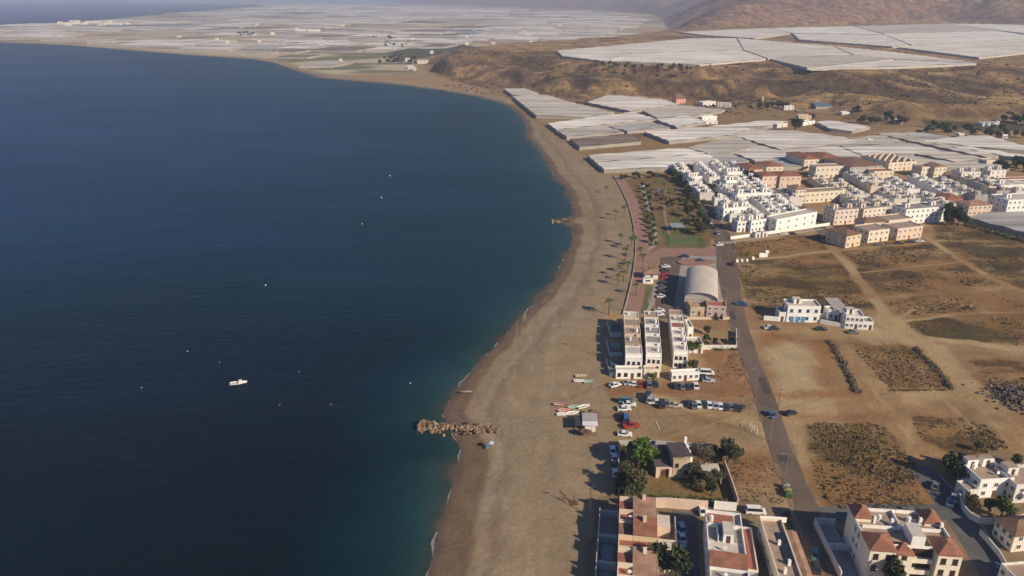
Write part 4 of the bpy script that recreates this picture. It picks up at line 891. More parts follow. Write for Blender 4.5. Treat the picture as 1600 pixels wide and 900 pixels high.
for f in range(3):
    o=boxmesh('balcony',9.4,W-5.0,1.0,2.16,f*3-.15+(0.3 if f==0 else 0),f*3+.05+(.3 if f==0 else 0),APW,e); boxmesh('railing',9.4,W-5.0,1.0,1.12,f*3+.06+(.3 if f==0 else 0),f*3+1.0,APW,o)
facade(e,9.6,W-5.2,2.19,3,4,3,.9,w=1.5,h=1.9,frame=SHUT); facade(e,5.8,D-4.4,0,3,2,3,.95,side='left',xl=-.02); antenna(e,10.5,6,11.0); antenna(e,W-6,D-2,8.6,3.4); antenna(e,4.4,D-1,8.6,3.0)
for x,y in ((3.9,10),(7.5,9.5),(14,10.5),(18,9.2)): boxmesh('chimney',x,x+.6,y,y+.6,8.61,10.3,WHITE,e)
for x in (5.6,12.0): tank(e,x,11.4,8.61)
tree((1385,925),3.4,'dark treetop pressed against the front of the cream apartment building','dark',ht=1.2)
# walled car yard left of it
cy0=G(1316,850); e=empty('walled_yard',(G(1312,905)[0],G(1312,905)[1],0),R(-3),'empty walled yard between the side street and the cream apartment building','yard'); 
b=MB(); b.box(0,.25,0,18,-.2,2.2); b.box(.25,5.0,17.8,18,-.2,2.2); b.box(.25,5.0,9,9.2,-.2,2.2); b.build('wall',WHITE2,e); boxmesh('floor',.26,5.0,.01,17.8,-.1,.12,CONC,e)
# ---- upper right white houses
def by_roof(p0,p1,z): 
    a=G(*p0,z); b=G(*p1,z); return ((a[0],a[1],0),math.hypot(b[0]-a[0],b[1]-a[1]),math.atan2(b[1]-a[1],b[0]-a[0]))
WR=by_roof((1532,754),(1584,751),4.8); house('villa','white villa with brown roof terraces at the bend of the right hand street',None,None,8.5,h=4.8,wm=WHITE,tow=[(.05,.72),(.55,.75)],top=FLAT,world=WR,nf=3,nl=3,extras=('antenna','tank','dish'),par=.9)
WR=by_roof((1588,762),(1650,758),4.8); house('villa','white villa cut by the right edge, behind the garden tree',None,None,8,h=4.8,wm=WHITE2,tow=[(.1,.6)],top=FLAT,world=WR,nf=3,nl=4,extras=('antenna','balcony'),par=.9)
WR=by_roof((1586,838),(1650,832),4.6); house('villa','white house with tiled roof at the lower right edge',None,None,6,h=4.6,wm=CREAM,roof='hip',rm=BROWNT,world=WR,nf=3,nl=3,extras=('chimney',))
WR=by_roof((1596,915),(1650,910),5); house('villa','pale house in the bottom right corner of the street',None,None,6,h=5,wm=WHITE2,top=FLAT,world=WR,nf=3,nl=3)
WR=by_roof((1512,768),(1530,766),3.2); house('garden_shed','low outbuilding in front of the white villa',None,None,4,h=3.0,floors=1,wm=WHITE2,world=WR,nf=1,nl=1,cat='shed',top=FLAT)
for p,r_,lb,k in (((1492,750),3.6,'dark spreading tree left of the white villa','dark'),((1478,738),2.8,'dark tree at the end of the paved street','dark'),((1500,735),2.4,'dark tree behind the white villa','dark'),((1563,808),3.0,'round green tree in the villa garden','green'),((1545,800),2.0,'small green tree in front of the villa','green'),((1515,795),2.2,'dry orange tinted tree by the street wall','olive'),((1585,730),1.8,'small olive tree above the villas','olive'),((1525,705),1.5,'small bush tree at the field corner','olive')): tree(p,r_,lb,k)
GW=smoothline(GP([(1497,778),(1505,800),(1528,818),(1575,818),(1600,812)]),2); ribbon('garden_wall',GW,-.12,.12,-.2,1.9,WHITE2,'pale garden wall curving round the villa plots',kind=None,cat='wall')
GW=smoothline(GP([(1530,835),(1560,870),(1585,915)]),2); ribbon('garden_wall',GW,-.12,.12,-.2,1.6,WHITE2,'pale wall on the right of the lower street',kind=None,cat='wall')
# ---- villa in the walled garden
a=G(1050,747); W=G(1076,747)[0]-a[0]
e=empty('villa',(a[0],a[1],0),R(1),'stone villa with arched porch and dark tiled roofs in the walled garden','house')
boxmesh('wall',0,W,0,8.0,-.3,5.4,STONE,e); monoroof(e,0,W,0,8.0,6.9,5.6,DARKT,over=.3); boxmesh('gable_wall',0,W,.1,7.9,5.4,5.6,STONE,e)
boxmesh('wing_wall',-4.4,-.02,.8,9,-.3,3.0,STONE,e); monoroof(e,-4.4,-.02,.8,9,3.05,4.3,DARKT,over=.2,name='wing_roof')
ar=MB(); n=10; pts=[(-2.0+.95*math.cos(math.pi*i/n),.74,1.3+.95*math.sin(math.pi*i/n)) for i in range(n+1)]; ar.face([(-2.95,.74,.05)]+pts[::-1]+[(-1.05,.74,.05)]); ar.build('arched_opening',SHUT,e)
pr=MB(); pr.box(-4.4,-3.6,.1,.72,0,2.9); pr.box(-.9,-.05,.1,.72,0,2.9); pr.box(-4.4,-.05,.1,.72,2.9,3.15); pr.build('porch',PEACH,e)
window(e,1.0,-.01,3.4,0,1.0,1.2,frame=SHUT); window(e,3.6,-.01,1.1,0,1.2,1.3,frame=SHUT); 
for x,y,z_ in ((W+.1,7.6,7.6),(W+.1,5.2,6.6),(W+.1,3.0,6.4),(W+.1,.8,5.8)): boxmesh('chimney',x,x+.7,y,y+.7,0,z_,WHITE,e)
e=empty('carport',(G(1097,757)[0],G(1097,757)[1],0),R(-4),'flat pale roofed carport among the trees right of the stone villa','carport'); boxmesh('roof',0,5,0,6,2.5,2.62,FLATW,e)
for x,y in ((.1,.1),(4.75,.1),(.1,5.75),(4.75,5.75)): boxmesh('post',x,x+.15,y,y+.15,0,2.5,WHITE2,e)
def wallline(pxs,h,m,label,t=.14,name='garden_wall',z=0): 
    P=smoothline(GP(pxs),1); return ribbon(name,P,-t,t,-.2,h,m,label,kind=None,cat='wall')
wallline([(967,774),(966,735),(967,697),(1010,697),(1060,700),(1112,703)],2.0,GREYW,'grey wall round the back and beach side of the big garden')
wallline([(1130,727),(1141,757),(1152,790)],2.2,PEACH,'peach wall along the right side of the big garden')
wallline([(975,792),(1040,792),(1105,797)],2.6,PEACH,'thick peach wall between the garden and terracotta houses',t=.4)
wallline([(1115,795),(1150,798)],2.4,WHITE,'short white wall end beside the peach wall')
for p,r_,lb,k in (((997,732),4.2,'bright green broad tree in the back corner of the garden','bright'),((1010,728),3.2,'bright green tree beside the stone villa','bright'),((979,745),2.4,'olive tree by the beach wall of the garden','olive'),((992,775),4.0,'olive green spreading tree in the front left of the garden','olive'),((975,770),2.6,'olive shrub tree in the front corner of the garden','olive'),((995,755),1.5,'small purple flowered tree in the garden','dry'),
  ((1138,722),3.6,'dense dark tree at the back right corner of the garden','olive'),((1125,722),2.4,'dark tree at the garden gate','dark'),((1092,722),3.2,'bare grey tree behind the stone villa chimneys','dry'),((1100,732),3.4,'bare grey tree over the carport','dry'),((1084,748),2.6,'leafy olive tree right of the stone villa','olive'),((1104,765),3.0,'olive tree in front of the carport','olive'),((1112,775),2.0,'small dark tree near the peach wall','dark'),((1090,768),1.8,'small dry tree in the garden','dry'),((1120,755),1.8,'small grey green tree beside the carport','olive')): tree(p,r_,lb,k)
# ---- three rows of town houses running away from the beach car park
def townrow(xl,xr,xfar,pfront,proof_far,n,label,cols,walls,heights,seed):
    r=random.Random(seed); a0=G(xl,pfront); a1=G(xfar,proof_far,6.8); az=math.atan2(a1[0]-a0[0],a1[1]-a0[1]); L=math.hypot(a1[0]-a0[0],a1[1]-a0[1])/n; W=(G(xr,575,5.5)[0]-G(xl,575,5.5)[0])*math.cos(az)
    for i in range(n):
        h=heights[i]; e=empty('town_house',along(a0,az,0,i*L),-az,label[i],'house','town houses in three rows by the beach car park'); wm=walls[i]; D=L-.06
        boxmesh('wall',0,W,0,D,-.3,h-1.3,wm,e,top=cols[i]); boxmesh('upper_wall',.02,W-.02,D*.2,D-.02,h-1.3,h,wm,e,top=cols[i]); parapet(e,0,W,0,D*.195,h-1.297,.3,wm); parapet(e,.02,W-.02,D*.2,D-.02,h+.003,.22,wm,name='roof_parapet')
        boxmesh('roof_door',W*.6,W*.6+.8,D*.2-.04,D*.2+.02,h-1.25,h-.1,SHUT,e) if i else facade(e,W*.05,W*.95,-.01,2,3,2.6,.8,frame=SHUT,w=1.0,h=1.2,skip=((0,1),))
        facade(e,0,D,0,2,2,2.6,.9,side='left',xl=-.01,frame=SHUT,w=1.1,h=1.1)
        if i==0: door(e,W*.5,-.01)
        if r.random()<.6: antenna(e,W*.7,D*.8,h,2.2)
        if r.random()<.5: boxmesh('chimney',W*.3,W*.3+.6,D*.6,D*.6+.6,h+.01,h+1.2,WHITE,e)
        if r.random()<.4: tank(e,W*.75,D*.5,h+.01)
PK=FLAT
townrow(976,1003,974,583,486,5,['white fronted town house, car park end of the beach row','brown roofed town house, second in the row nearest the beach','tan roofed town house in the middle of the row nearest the beach','tan roofed town house with peach front, fourth in the beach row','cream town house with cluttered roof, far end of the beach row'],[FLATW,FLAT,FLAT,FLAT,FLATW],[WHITE,STONE,PEACH,PEACH,CREAM],[6.6,6.6,7.0,6.8,6.6],1)
townrow(1008,1033,1006,580,486,5,['white town house with roof hatch, car park end of the middle row','pale grey roofed town house, second in the middle row','grey roofed town house with a white front wall, centre of the middle row','grey roofed town house, fourth in the middle row','tan roofed town house at the far end of the middle row'],[FLATW,FLATG,FLATG,FLATG,FLAT],[WHITE,WHITE,WHITE,WHITE,CREAM],[6.2,6.6,6.8,7.0,6.8],2)
townrow(1051,1074,1045,575,484,6,['white town house beside the round trees, near end of the inland row','grey roofed white town house, second in the inland row','white town house with plain roof, third in the inland row','town house with a red roof, fourth in the inland row','grey roofed town house, fifth in the inland row','peach town house with tan roof, far end of the inland row'],[FLATW,FLATG,FLATW,FLATR,FLATG,FLAT],[WHITE,WHITE,WHITE,WHITE,WHITE,PEACH],[6.2,6.6,6.6,6.8,6.8,6.8],3)
house('annex','low white terrace annex in front of the beach row','a' and (962,592),(1003,592),3.0,h=2.9,floors=1,wm=WHITE,top=FLATW,nf=4,nl=1,cat='annex',frame=SHUT)
house('annex','low annex with dark canopy in front of the middle row',(1006,590),(1030,590),2.6,h=2.7,floors=1,wm=CREAM,top=FLAT,nf=2,nl=1,cat='annex')
house('annex','long white wall annex with dark openings at the near end of the inland row',(1049,596),(1092,594),2.5,h=2.6,floors=1,wm=WHITE,top=WHITE,nf=5,nl=1,cat='annex')
house('annex','white flat annex right of the inland row',(1076,552),(1098,552),6,h=3.2,floors=1,wm=WHITE2,top=FLATW,nf=2,nl=1,cat='annex')
house('annex','small white block right of the far end of the inland row',(1074,530),(1082,530),7,h=4.4,floors=1,wm=WHITE,top=FLATW,nf=1,nl=1,cat='annex')
wallline([(1097,546),(1150,546),(1150,520)],1.8,WHITE2,'white plot wall around the bushes near the main road'); wallline([(1073,499),(1140,499)],1.0,PEACH,'low peach wall behind the inland row')
for k,(x0,y0_,lb) in enumerate(((952,520,'shaded beach terrace in front of the far beach houses'),(951,550,'shaded beach terrace in front of the middle beach houses'),(951,580,'shaded beach terrace at the car park end of the beach row'))):
    a=G(x0,y0_); e=empty('terrace',(a[0],a[1]-4,0),0,lb,'terrace','terraces on the beach side of the town houses'); b=MB(); b.box(0,.2,0,12,-.2,1.1); b.box(.2,4.3,0,.2,-.2,1.9); b.build('wall',WHITE2,e); boxmesh('floor',.2,4.3,.21,11.9,-.1,.14,CONC,e)
    boxmesh('awning',.8,4.2,2+k,7,2.3,2.4,mat('blue_awning',(.07,.09,.13)) if k!=1 else mat('green_awning',(.25,.33,.27)),e)
    for y in (2.1+k,6.8): boxmesh('post',.85,.93,y,y+.08,.14,2.3,METAL,e)
for p,r_,lb,k in (((1082,552),2.5,'round green tree beside the white annex of the inland row','green'),((1082,580),2.2,'round green tree at the near end of the inland row','green'),((1104,535),1.6,'bushy tree inside the white plot wall','green'),((1118,540),1.5,'low dark bush tree along the white plot wall','dark'),((1132,540),1.4,'small bush tree near the corner of the white plot wall','dark'),((1146,537),1.4,'green bush tree at the road corner of the white plot wall','green'),((1105,522),1.8,'yellow green tree in the plot beside the inland row','olive'),((1018,594),1.2,'green shrub by the parked cars of the middle row','green'),((1055,592),1.0,'small shrub before the inland row','green')): tree(p,r_,lb,k)
# ---- vaulted hall and its annexes
o_,az,D=lane((1069,466),(1073,423),5.2); W=(G(1122,466,5.2)[0]-G(1069,466,5.2)[0])*math.cos(az); e=empty('sports_hall',(o_[0],o_[1],0),-az,'hall with a ribbed pale barrel vault roof beside the car park','hall')
boxmesh('wall',.2,W-.2,.4,D,-.3,5.2,mat('hall_wall',(.40,.34,.28),stain=.2),e)
vt=MB(); n=20; rise=3.0; NS=12
for s in range(NS):
    y0=D*s/NS+(.12 if s else 0); y1=D*(s+1)/NS
    for i in range(n):
        t0,t1=math.pi*i/n,math.pi*(i+1)/n; P=lambda t,y,k=1: (W/2-W/2*math.cos(t)*k,y,5.2+rise*math.sin(t)*k)
        vt.face([P(t0,y0),P(t1,y0),P(t1,y1),P(t0,y1)][::-1],0)
for i in range(n):
    t0,t1=math.pi*i/n,math.pi*(i+1)/n
    for s in range(0,NS+1): 
        y=D*s/NS; vt.face([P(t0,y-.1,1.02),P(t1,y-.1,1.02),P(t1,y+.16,1.02),P(t0,y+.16,1.02)][::-1],1)
vt.build('roof',[mat('pale_corrugated_sheet',(.58,.52,.43),var=.08,rough=.6,scale=.4),mat('roof_seam',(.38,.34,.28))],e)
ga=MB(); pts=[(W/2-(W/2-.3)*math.cos(math.pi*i/n),1.0,5.2+(rise-.35)*math.sin(math.pi*i/n)) for i in range(n+1)]; ga.face([(.3,1.0,5.0)]+pts+[(W-.3,1.0,5.0)]); ga.face([(p[0],D,p[2]) for p in pts][::-1]); ga.build('gable_wall',GREYW,e)
for k in range(5): window(e,1.8+k*2.3,.39,2.6,0,1.2,1.4)
for k in range(8): window(e,.19,3+k*4.2,3.2,-math.pi/2,1.8,1.1)
door(e,W*.8,.39,2.0,2.3,GARAGE)
house('community_building','flat brown roofed building joined to the front of the vaulted hall',(1078,494),(1106,494),9,h=3.4,floors=1,wm=STONE,top=mat('pinkish_brown_roof',(.42,.26,.17),var=.12),nf=3,nl=2,cat='building')
house('community_building','two storey pinkish building with white trim at the road corner of the hall',(1103,495),(1133,497),6,h=4.6,floors=2,wm=wallm('pinkish_render',(.50,.38,.30)),top=FLATR,nf=3,nl=2,cat='building',par=.5,frame=FRAMEW)
tree((1118,500),1.1,'small green tree in front of the pinkish corner building','green'); tree((1126,501),1.0,'small dark tree at the pinkish corner building','dark')
o=MB().prism([(math.cos(t/12*math.pi)*9,math.sin(t/12*math.pi)*5) for t in range(0,24)],.0,.5,0).build('raised_planter',PAVER); o.location=(G(1090,414)[0],G(1090,414)[1]+3,.03); tag(o,'low reddish oval raised bed behind the vaulted hall','planter')
# ---- white and blue house group beyond the road
e=house('villa','white two storey house with blue doors beyond the main road',(1228,503),(1279,504),7,h=6.4,floors=2,wm=WHITE,top=FLATW,nf=4,nl=2,tow=[(.25,.5,1.8)],dr=False,frame=BLUEP)
for k in range(3): window(e,2.2+k*2.1,-.06,.1,0,1.5,2.3,BLUEP,BLUEP,name='window')
house('annex','low white side wing left of the blue doored house',(1216,502),(1227,502.5),6,h=3.4,floors=1,wm=WHITE,top=FLATG,nf=1,nl=1,cat='annex')
wallline([(1193,500),(1216,502)],1.9,WHITE,'white yard wall left of the blue doored house'); wallline([(1281,505),(1318,512)],1.7,WHITE,'white wall between the two groups of houses beyond the road'); wallline([(1280,497),(1296,496)],2.0,WHITE2,'short white wall behind the middle yard')
house('cottage','small white cottage set back between the two larger houses',(1293,500),(1310,500),5,h=3.4,floors=1,wm=WHITE,top=FLATW,nf=2,nl=1)
house('shed_barn','grey roofed shed behind the white house on the right',(1302,497),(1322,497),10,h=3.6,floors=1,wm=GREYW,roof='mono',rm=mat('grey_sheet_roof',(.36,.34,.31),var=.1),rise=.8,nf=1,nl=1,cat='shed')
house('villa','white house with arcade and upper room, right of the small cottage',(1319,513),(1347,515),7,h=5.0,floors=2,wm=WHITE,top=FLATW,nf=4,nl=2,tow=[(.1,.4,1.8)],par=.6)
house('annex','low white terrace wing at the right end of the white house',(1347,515),(1363,516),5,h=2.9,floors=1,wm=WHITE,top=FLATG,nf=2,nl=1,cat='annex')
tree((1322,497),1.3,'small tree between the white houses beyond the road','green')
# ruined wall pieces
for k,(x,y,w_,h_) in enumerate(((1150,410,1.2,1.6),(1158,409,1.0,1.4),(1166,409,1.0,1.5),(1175,406,1.2,1.7),(1186,402,4.2,2.2),(1196,396,1.8,1.6))):
    a=G(x,y); b=MB(); b.prism([(0,0),(w_,.1),(w_,.5),(.1,.6)],-.1,h_*.8); b.prism([(.1,.1),(w_*.6,.1),(w_*.6,.45),(.1,.5)],h_*.8,h_); o=b.build('ruined_wall',WHITE); o.location=a; tag(o,['stubby white wall fragment closest to the road','white wall fragment, second from the road','white wall fragment, third from the road','white wall fragment left of the long ruin','longest white ruined wall in the dry field','slanting white wall fragment behind the long ruin'][k],'ruin')

# dusty drifts of sand over the road edge and patches of newer asphalt
for i in range(46):
    k=jr.randrange(4,len(ROAD)-4); sd=jr.choice([-1,1]); p=offset(ROAD,sd*(RW-.1))[k]; n_=9; r_=jr.uniform(.6,1.5); t0=jr.uniform(0,6); d_=ROAD[k+1]-ROAD[k-1]; an=math.atan2(d_[1],d_[0])
    pts=[]
    for q in range(n_):
        t=2*math.pi*q/n_; a_=math.cos(t)*r_*jr.uniform(2.0,3.4); b_=math.sin(t)*r_*jr.uniform(.35,.75); pts.append((p[0]+a_*math.cos(an)-b_*math.sin(an),p[1]+a_*math.sin(an)+b_*math.cos(an)))
    sheet('sand_drift',pts,.058+.0008*i,DIRT,world=True)
for k,(i0,i1,a_,b_) in enumerate(((30,36,-2.4,.2),(92,97,.3,2.6),(120,127,-2.6,-.2),(150,154,-1.2,2.0))):
    ribbon('asphalt_patch',ROAD[i0:i1],a_,b_,-9,.054,mat('fresh_asphalt',(.07,.06,.055),var=.1))
ribbon('path',smoothline(GP([(1024,292),(1036,318),(1040,345),(1046,366)])),-.9,.9,-.4,.07,PAVER,'reddish path through the upper park')
ribbon('path',smoothline(GP([(1010,318),(1040,322),(1084,332)])),-.8,.8,-.4,.075,PAVER,'reddish cross path of the upper park')
ribbon('path',smoothline(GP([(1005,300),(1030,300),(1066,296)])),-.8,.8,-.4,.072,CONC,'pale cross path at the top of the park')
# ================================================================ the white village: terraces running inland
ORD=['first','second','third','fourth','fifth','sixth','seventh','eighth','ninth','tenth','eleventh','twelfth','thirteenth','fourteenth','fifteenth','sixteenth','seventeenth','eighteenth','nineteenth','twentieth','twenty first','twenty second']
# shared meshes for the terrace houses of the village
def unit_meshes(W,L,h,wm,top,tw,seed):
    k=('u',W,L,h,wm.name,top.name,seed)
    if k in CACHE: return CACHE[k]
    r=random.Random(seed); out=[]
    b=MB(); b.box(0,W,0,L,-.3,h,0,top=1); out.append(('wall',b.mesh('wall',[wm,top]),None))
    b=MB(); t=.2; b.box(-.02,W+.02,-.02,t,h,h+.5); b.box(-.02,t,t,L-t,h,h+.5); b.box(W-t,W+.02,t,L-t,h,h+.5); b.box(-.02,W+.02,L-t,L+.02,h,h+.5); out.append(('parapet',b.mesh('parapet',[wm]),None))
    x0=r.uniform(.15,.5)*W; w_=r.uniform(2.6,3.4); y0=r.uniform(.3,.5)*L; b=MB(); b.box(x0,x0+w_,y0,min(y0+3,L-.3),h+.003,h+1.9,0,top=1); b.box(x0+.4,x0+1.2,y0-.03,y0+.02,h+.05,h+1.7,2); out.append(('stair_tower',b.mesh('stair_tower',[wm,wm,SHUT]),None))
    b=MB(); xx=r.choice([.1,.75])*W; b.box(xx,xx+1.1,.5,1.3,h+.003,h+1.0); out.append(('chimney',b.mesh('chimney',[wm]),None))
    CACHE[k]=out; return out
def village_row(x0,x1,y0,y1,L,label,group,wm,top,h,seed,skip=(),far=False,labels=None):
    r=random.Random(seed); n=int((y1-y0)/L); W=x1-x0
    for i in range(n):
        if i in skip: continue
        hh=h+r.choice([0,0,.5,-.4]); w2=wm if r.random()<.8 else (WHITE2 if wm is WHITE else CREAM)
        e=empty('terraced_house',(x0+r.uniform(-.3,.3),y0+i*L,0),0,'%s house from the near end in %s'%(ORD[i],label),'house',group)
        for nm,me_,_ in unit_meshes(W,L-.06,hh,w2,top if r.random()<.7 else FLATW,1,seed*10+r.randrange(3)): link(nm,me_,e)
        ow=link('window',win_mesh(1.2,1.2,GLASS)[0],e,(-.01,L*.3,3.6),-math.pi/2); ow2=link('window',win_mesh(1.2,1.2,GLASS)[0],e,(-.01,L*.7,3.6),-math.pi/2); link('window',win_mesh(1.2,1.2,GLASS)[0],e,(-.01,L*.5,.9),-math.pi/2)
        if i==0 or far is False:
            for k in range(2): o=link('window',win_mesh(1.2,1.2,GLASS)[0],e,(W*(.3+.4*k),-.01,3.7),0)
GV='white terraces of the village by the park'
village_row(117.5,126.5,452,545,7.2,'the white terrace edging the park street',GV,WHITE,FLATW,4.6,11,skip=(3,8))
village_row(123.5,132,404,447,7.0,'the short white terrace near the park street corner',GV,WHITE,FLATW,4.4,12,skip=(4,))
village_row(133.5,141.0,400,540,7.0,'the second white terrace from the park street',GV,WHITE,FLATW,4.8,13,skip=(6,12))
village_row(146,154.5,404,545,7.0,'the white terrace right of the inner street',GV,WHITE,FLATW,4.8,14,skip=(7,14))
village_row(156,165.5,407,545,7.0,'the right hand white terrace of the village',GV,WHITE,FLATG,5.0,15,skip=(5,13))
house('apartment_building','long blank white end building facing the dry field',(1211,364),(1274,351),7.5,h=7.2,floors=2,wm=WHITE,top=FLATW,nf=5,nl=2,group=None,par=.4,cat='apartments',dr=False)
house('apartment_building','small white end house at the park street corner',(1151,363),(1170,362),7,h=5.6,wm=WHITE,top=FLATW,nf=3,nl=2,tow=[(.3,.4)])
house('apartment_building','pair of white end houses left of the long blank building',(1172,364),(1195,360),8,h=6.2,wm=WHITE,top=FLATW,nf=4,nl=2,tow=[(.1,.4),(.6,.4)])
wallline([(1141,374),(1200,366),(1276,355),(1296,352)],1.6,WHITE,'long white boundary wall in front of the white village')
for x,y,lb in ((1180,372,'small white hut standing in front of the village wall'),(1191,371,'tiny white shed right of the hut at the village wall')): house('hut',lb,(x,y),(x+8,y-1),3,h=2.4,floors=1,wm=WHITE2,top=FLATW,nf=1,nl=0,cat='hut')
# cross-wise white blocks inside the village
for p0,p1,d,h_,lb in (((1133,301),(1150,300),9,7.5,'tall white block in the middle of the park street side'),((1150,322),(1204,319),8,7.0,'wide white cross block with many roof towers'),((1135,287),(1158,286),9,7.5,'bright white block facing the camera near the back of the village'),((1129,345),(1170,341),8,6.6,'white block with planted terraces near the park corner'),((1078,292),(1096,290),9,6.0,'white block at the bend of the park street')): house('apartment_building',lb,p0,p1,d,h=h_,wm=WHITE,top=FLATW,nf=5,nl=2,tow=[(.1,.4),(.45,.3),(.8,.4)],cat='apartments')
# cream, peach and ochre blocks to the right
VB=[((1320,388),(1343,384),13,6.4,OCHRE,'hip',BROWNT,'ochre villa with brown hipped roof at the track junction'),
((1355,380),(1387,376),11,6.2,CREAM,'flat',FLAT,'yellow cream terrace with flat brown roof beside the ochre villa'),
((1400,376),(1439,371),10,6.2,PEACH,'flat',FLAT,'peach terrace with white window bays at the right end of the front row'),
((1347,366),(1380,364),8,6.4,PEACH,'hip',BROWNT,'peach house with brown roof behind the yellow cream terrace'),
((1386,362),(1423,358),10,6.0,CREAM,'flat',FLAT,'cream block with brown roof behind the peach terrace'),
((1302,352),(1338,349),10,8.2,wallm('pinkish_cream_render',(.72,.60,.48)),'flat',FLATG,'pinkish cream block at the junction of the village streets'),
((1346,350),(1381,346),10,8.2,wallm('pinkish_cream_render',(.72,.60,.48)),'flat',FLATG,'pinkish cream block with arched gable behind the ochre villa'),
((1412,351),(1479,345),11,8.4,WHITE,'flat',FLATG,'tall white block with two bare walls in the right half of the village'),
((1241,319),(1256,318),10,9.0,CREAM,'hip',TERRAP,'cream corner tower house with pale tiled roof'),
((1257,318),(1316,314),9,6.6,CREAM,'flat',FLAT,'long cream terrace right of the corner tower house'),
((1190,294),(1214,293),12,8.0,PEACH,'hip',TERRA,'peach apartment block with terracotta roof, left one'),
((1217,294),(1250,293),14,8.0,PEACH,'hip',TERRA,'peach apartment block with terracotta roof, right one'),
((1168,283),(1190,282),20,8.0,PEACH,'hip',TERRA,'terracotta roofed peach block at the back beside the trees'),
((1196,277),(1222,276),16,7.5,CREAM,'hip',TERRA,'terracotta roofed cream block behind the peach apartments'),
((1273,279),(1323,277),9,8.0,CREAM,'flat',FLAT,'cream block with terraces in front of the red tiled roofs'),
((1255,266),(1278,265),26,8.0,CREAM,'hip',TERRA,'block with long red tiled roof, left of the pair'),
((1280,265),(1312,264),24,8.0,CREAM,'hip',TERRA,'block with long red tiled roof, right of the pair'),
((1326,280),(1376,277),30,8.5,GREYW,'hip',BROWNT,'grey brown hall with dark left wall behind the cream flats'),
((1387,268),(1430,265),30,6.0,CREAM,'flat',BROWNT,'brown roofed apartment complex with rows of yellow chimneys'),
((1438,277),(1457,276),10,7.0,CREAM,'flat',FLAT,'yellow cream house right of the chimney rows'),
((1458,278),(1476,277),10,7.6,CREAM,'gable',TERRAP,'cream gabled house at the back of the village'),
((1364,283),(1394,282),9,6.5,CREAM,'flat',FLATR,'cream and red house behind the low terraces'),
((1511,338),(1547,336),11,6.2,PEACH,'hip',TERRAP,'orange house beside the large grey greenhouse'),
((1478,326),(1502,325),12,6.0,wallm('red_render',(.38,.14,.10)),'hip',TERRA,'dark red house behind the round dark tree'),
((1570,337),(1650,333),14,9.0,WHITE,'flat',FLATW,'large white hotel like block at the right edge'),
((1560,306),(1640,303),14,6.6,WHITE,'flat',FLATW,'white block with arches behind the large white block'),
((1500,283),(1530,281),9,5.5,WHITE2,'flat',FLATW,'pale low house among the back rows, left'),
((1545,280),(1570,278),9,5.5,WHITE2,'flat',FLATW,'pale low house among the back rows, right'),
((1580,300),(1620,298),12,6.5,PEACH,'flat',TERRA,'peach block at the right edge behind the white arches'),
((1540,262),(1560,261),8,5,CREAM,'flat',FLATW,'small cream house by the back orchard')]
for k,(p0,p1,d,h_,wm,rf,rm,lb) in enumerate(VB):
    e=house('apartment_building' if h_>6.5 else 'villa',lb,p0,p1,d,h=h_,floors=3 if h_>8 else 2,wm=wm,roof=rf,rm=rm,top=rm,nf=max(3,int((p1[0]-p0[0])/7)),nl=3,cat='apartments' if h_>6.5 else 'house',tow=[(.1,.4),(.7,.4)] if rf=='flat' and wm not in (PEACH,CREAM,OCHRE) else None,rise=1.6,par=.4,frame=FRAMEW)
    if k==18:
        for a in range(4):
            for b_ in range(5): boxmesh('chimney',3+a*6,4.6+a*6,3+b_*5.5,4.4+b_*5.5,6.0,7.4,CREAM,e)
GR='long low terraces in the right half of the village'
def prow(pn,pf,W,L,lb,wm,top,h,seed,skip=()):
    a=G(*pn);b=G(*pf); village_row(a[0],a[0]+W,a[1],b[1],L,lb,GR,wm,top,h,seed,skip,far=True)
prow((1396,322),(1345,272),9,8,'the left long terrace of the right half',WHITE2,FLATG,4.2,21,(3,))
prow((1416,322),(1368,280),8,8,'the second long terrace of the right half',WHITE2,FLATW,4.3,22,(5,))
prow((1447,322),(1392,283),8,8,'the third long terrace of the right half',WHITE,FLATG,4.3,23,(2,7))
prow((1474,312),(1418,280),9,8,'the fourth long terrace of the right half',WHITE,FLATW,4.3,24)
prow((1500,310),(1450,284),9,8,'the fifth long terrace of the right half',WHITE2,FLATG,4.2,25,(4,))
prow((1522,316),(1470,286),8,8,'the sixth long terrace of the right half',GREYW,FLATG,4.2,26)
prow((1554,310),(1500,286),9,8,'the seventh long terrace of the right half',GREYW,FLATR,5.0,27)
prow((1585,312),(1540,286),9,8,'the rightmost long terrace of the village',WHITE2,FLAT,5.0,28,(3,))
prow((1305,312),(1275,284),9,8,'the short terrace behind the long cream block',CREAM,FLATG,4.2,29)
prow((1335,318),(1312,290),9,8,'the terrace right of the long cream block',WHITE2,FLATG,4.6,30)
prow((1345,336),(1318,312),8,8,'the close packed terrace behind the pinkish blocks',WHITE2,FLATW,4.6,31)
prow((1380,336),(1360,318),10,8,'the broad terrace left of the tall white block',WHITE2,FLATG,4.6,32)
prow((1470,333),(1447,320),9,8,'the short terrace behind the tall white block',WHITE2,FLATG,4.6,33)
prow((1232,322),(1222,303),8,8,'the terrace on the shaded street side',WHITE2,FLATW,4.6,34)
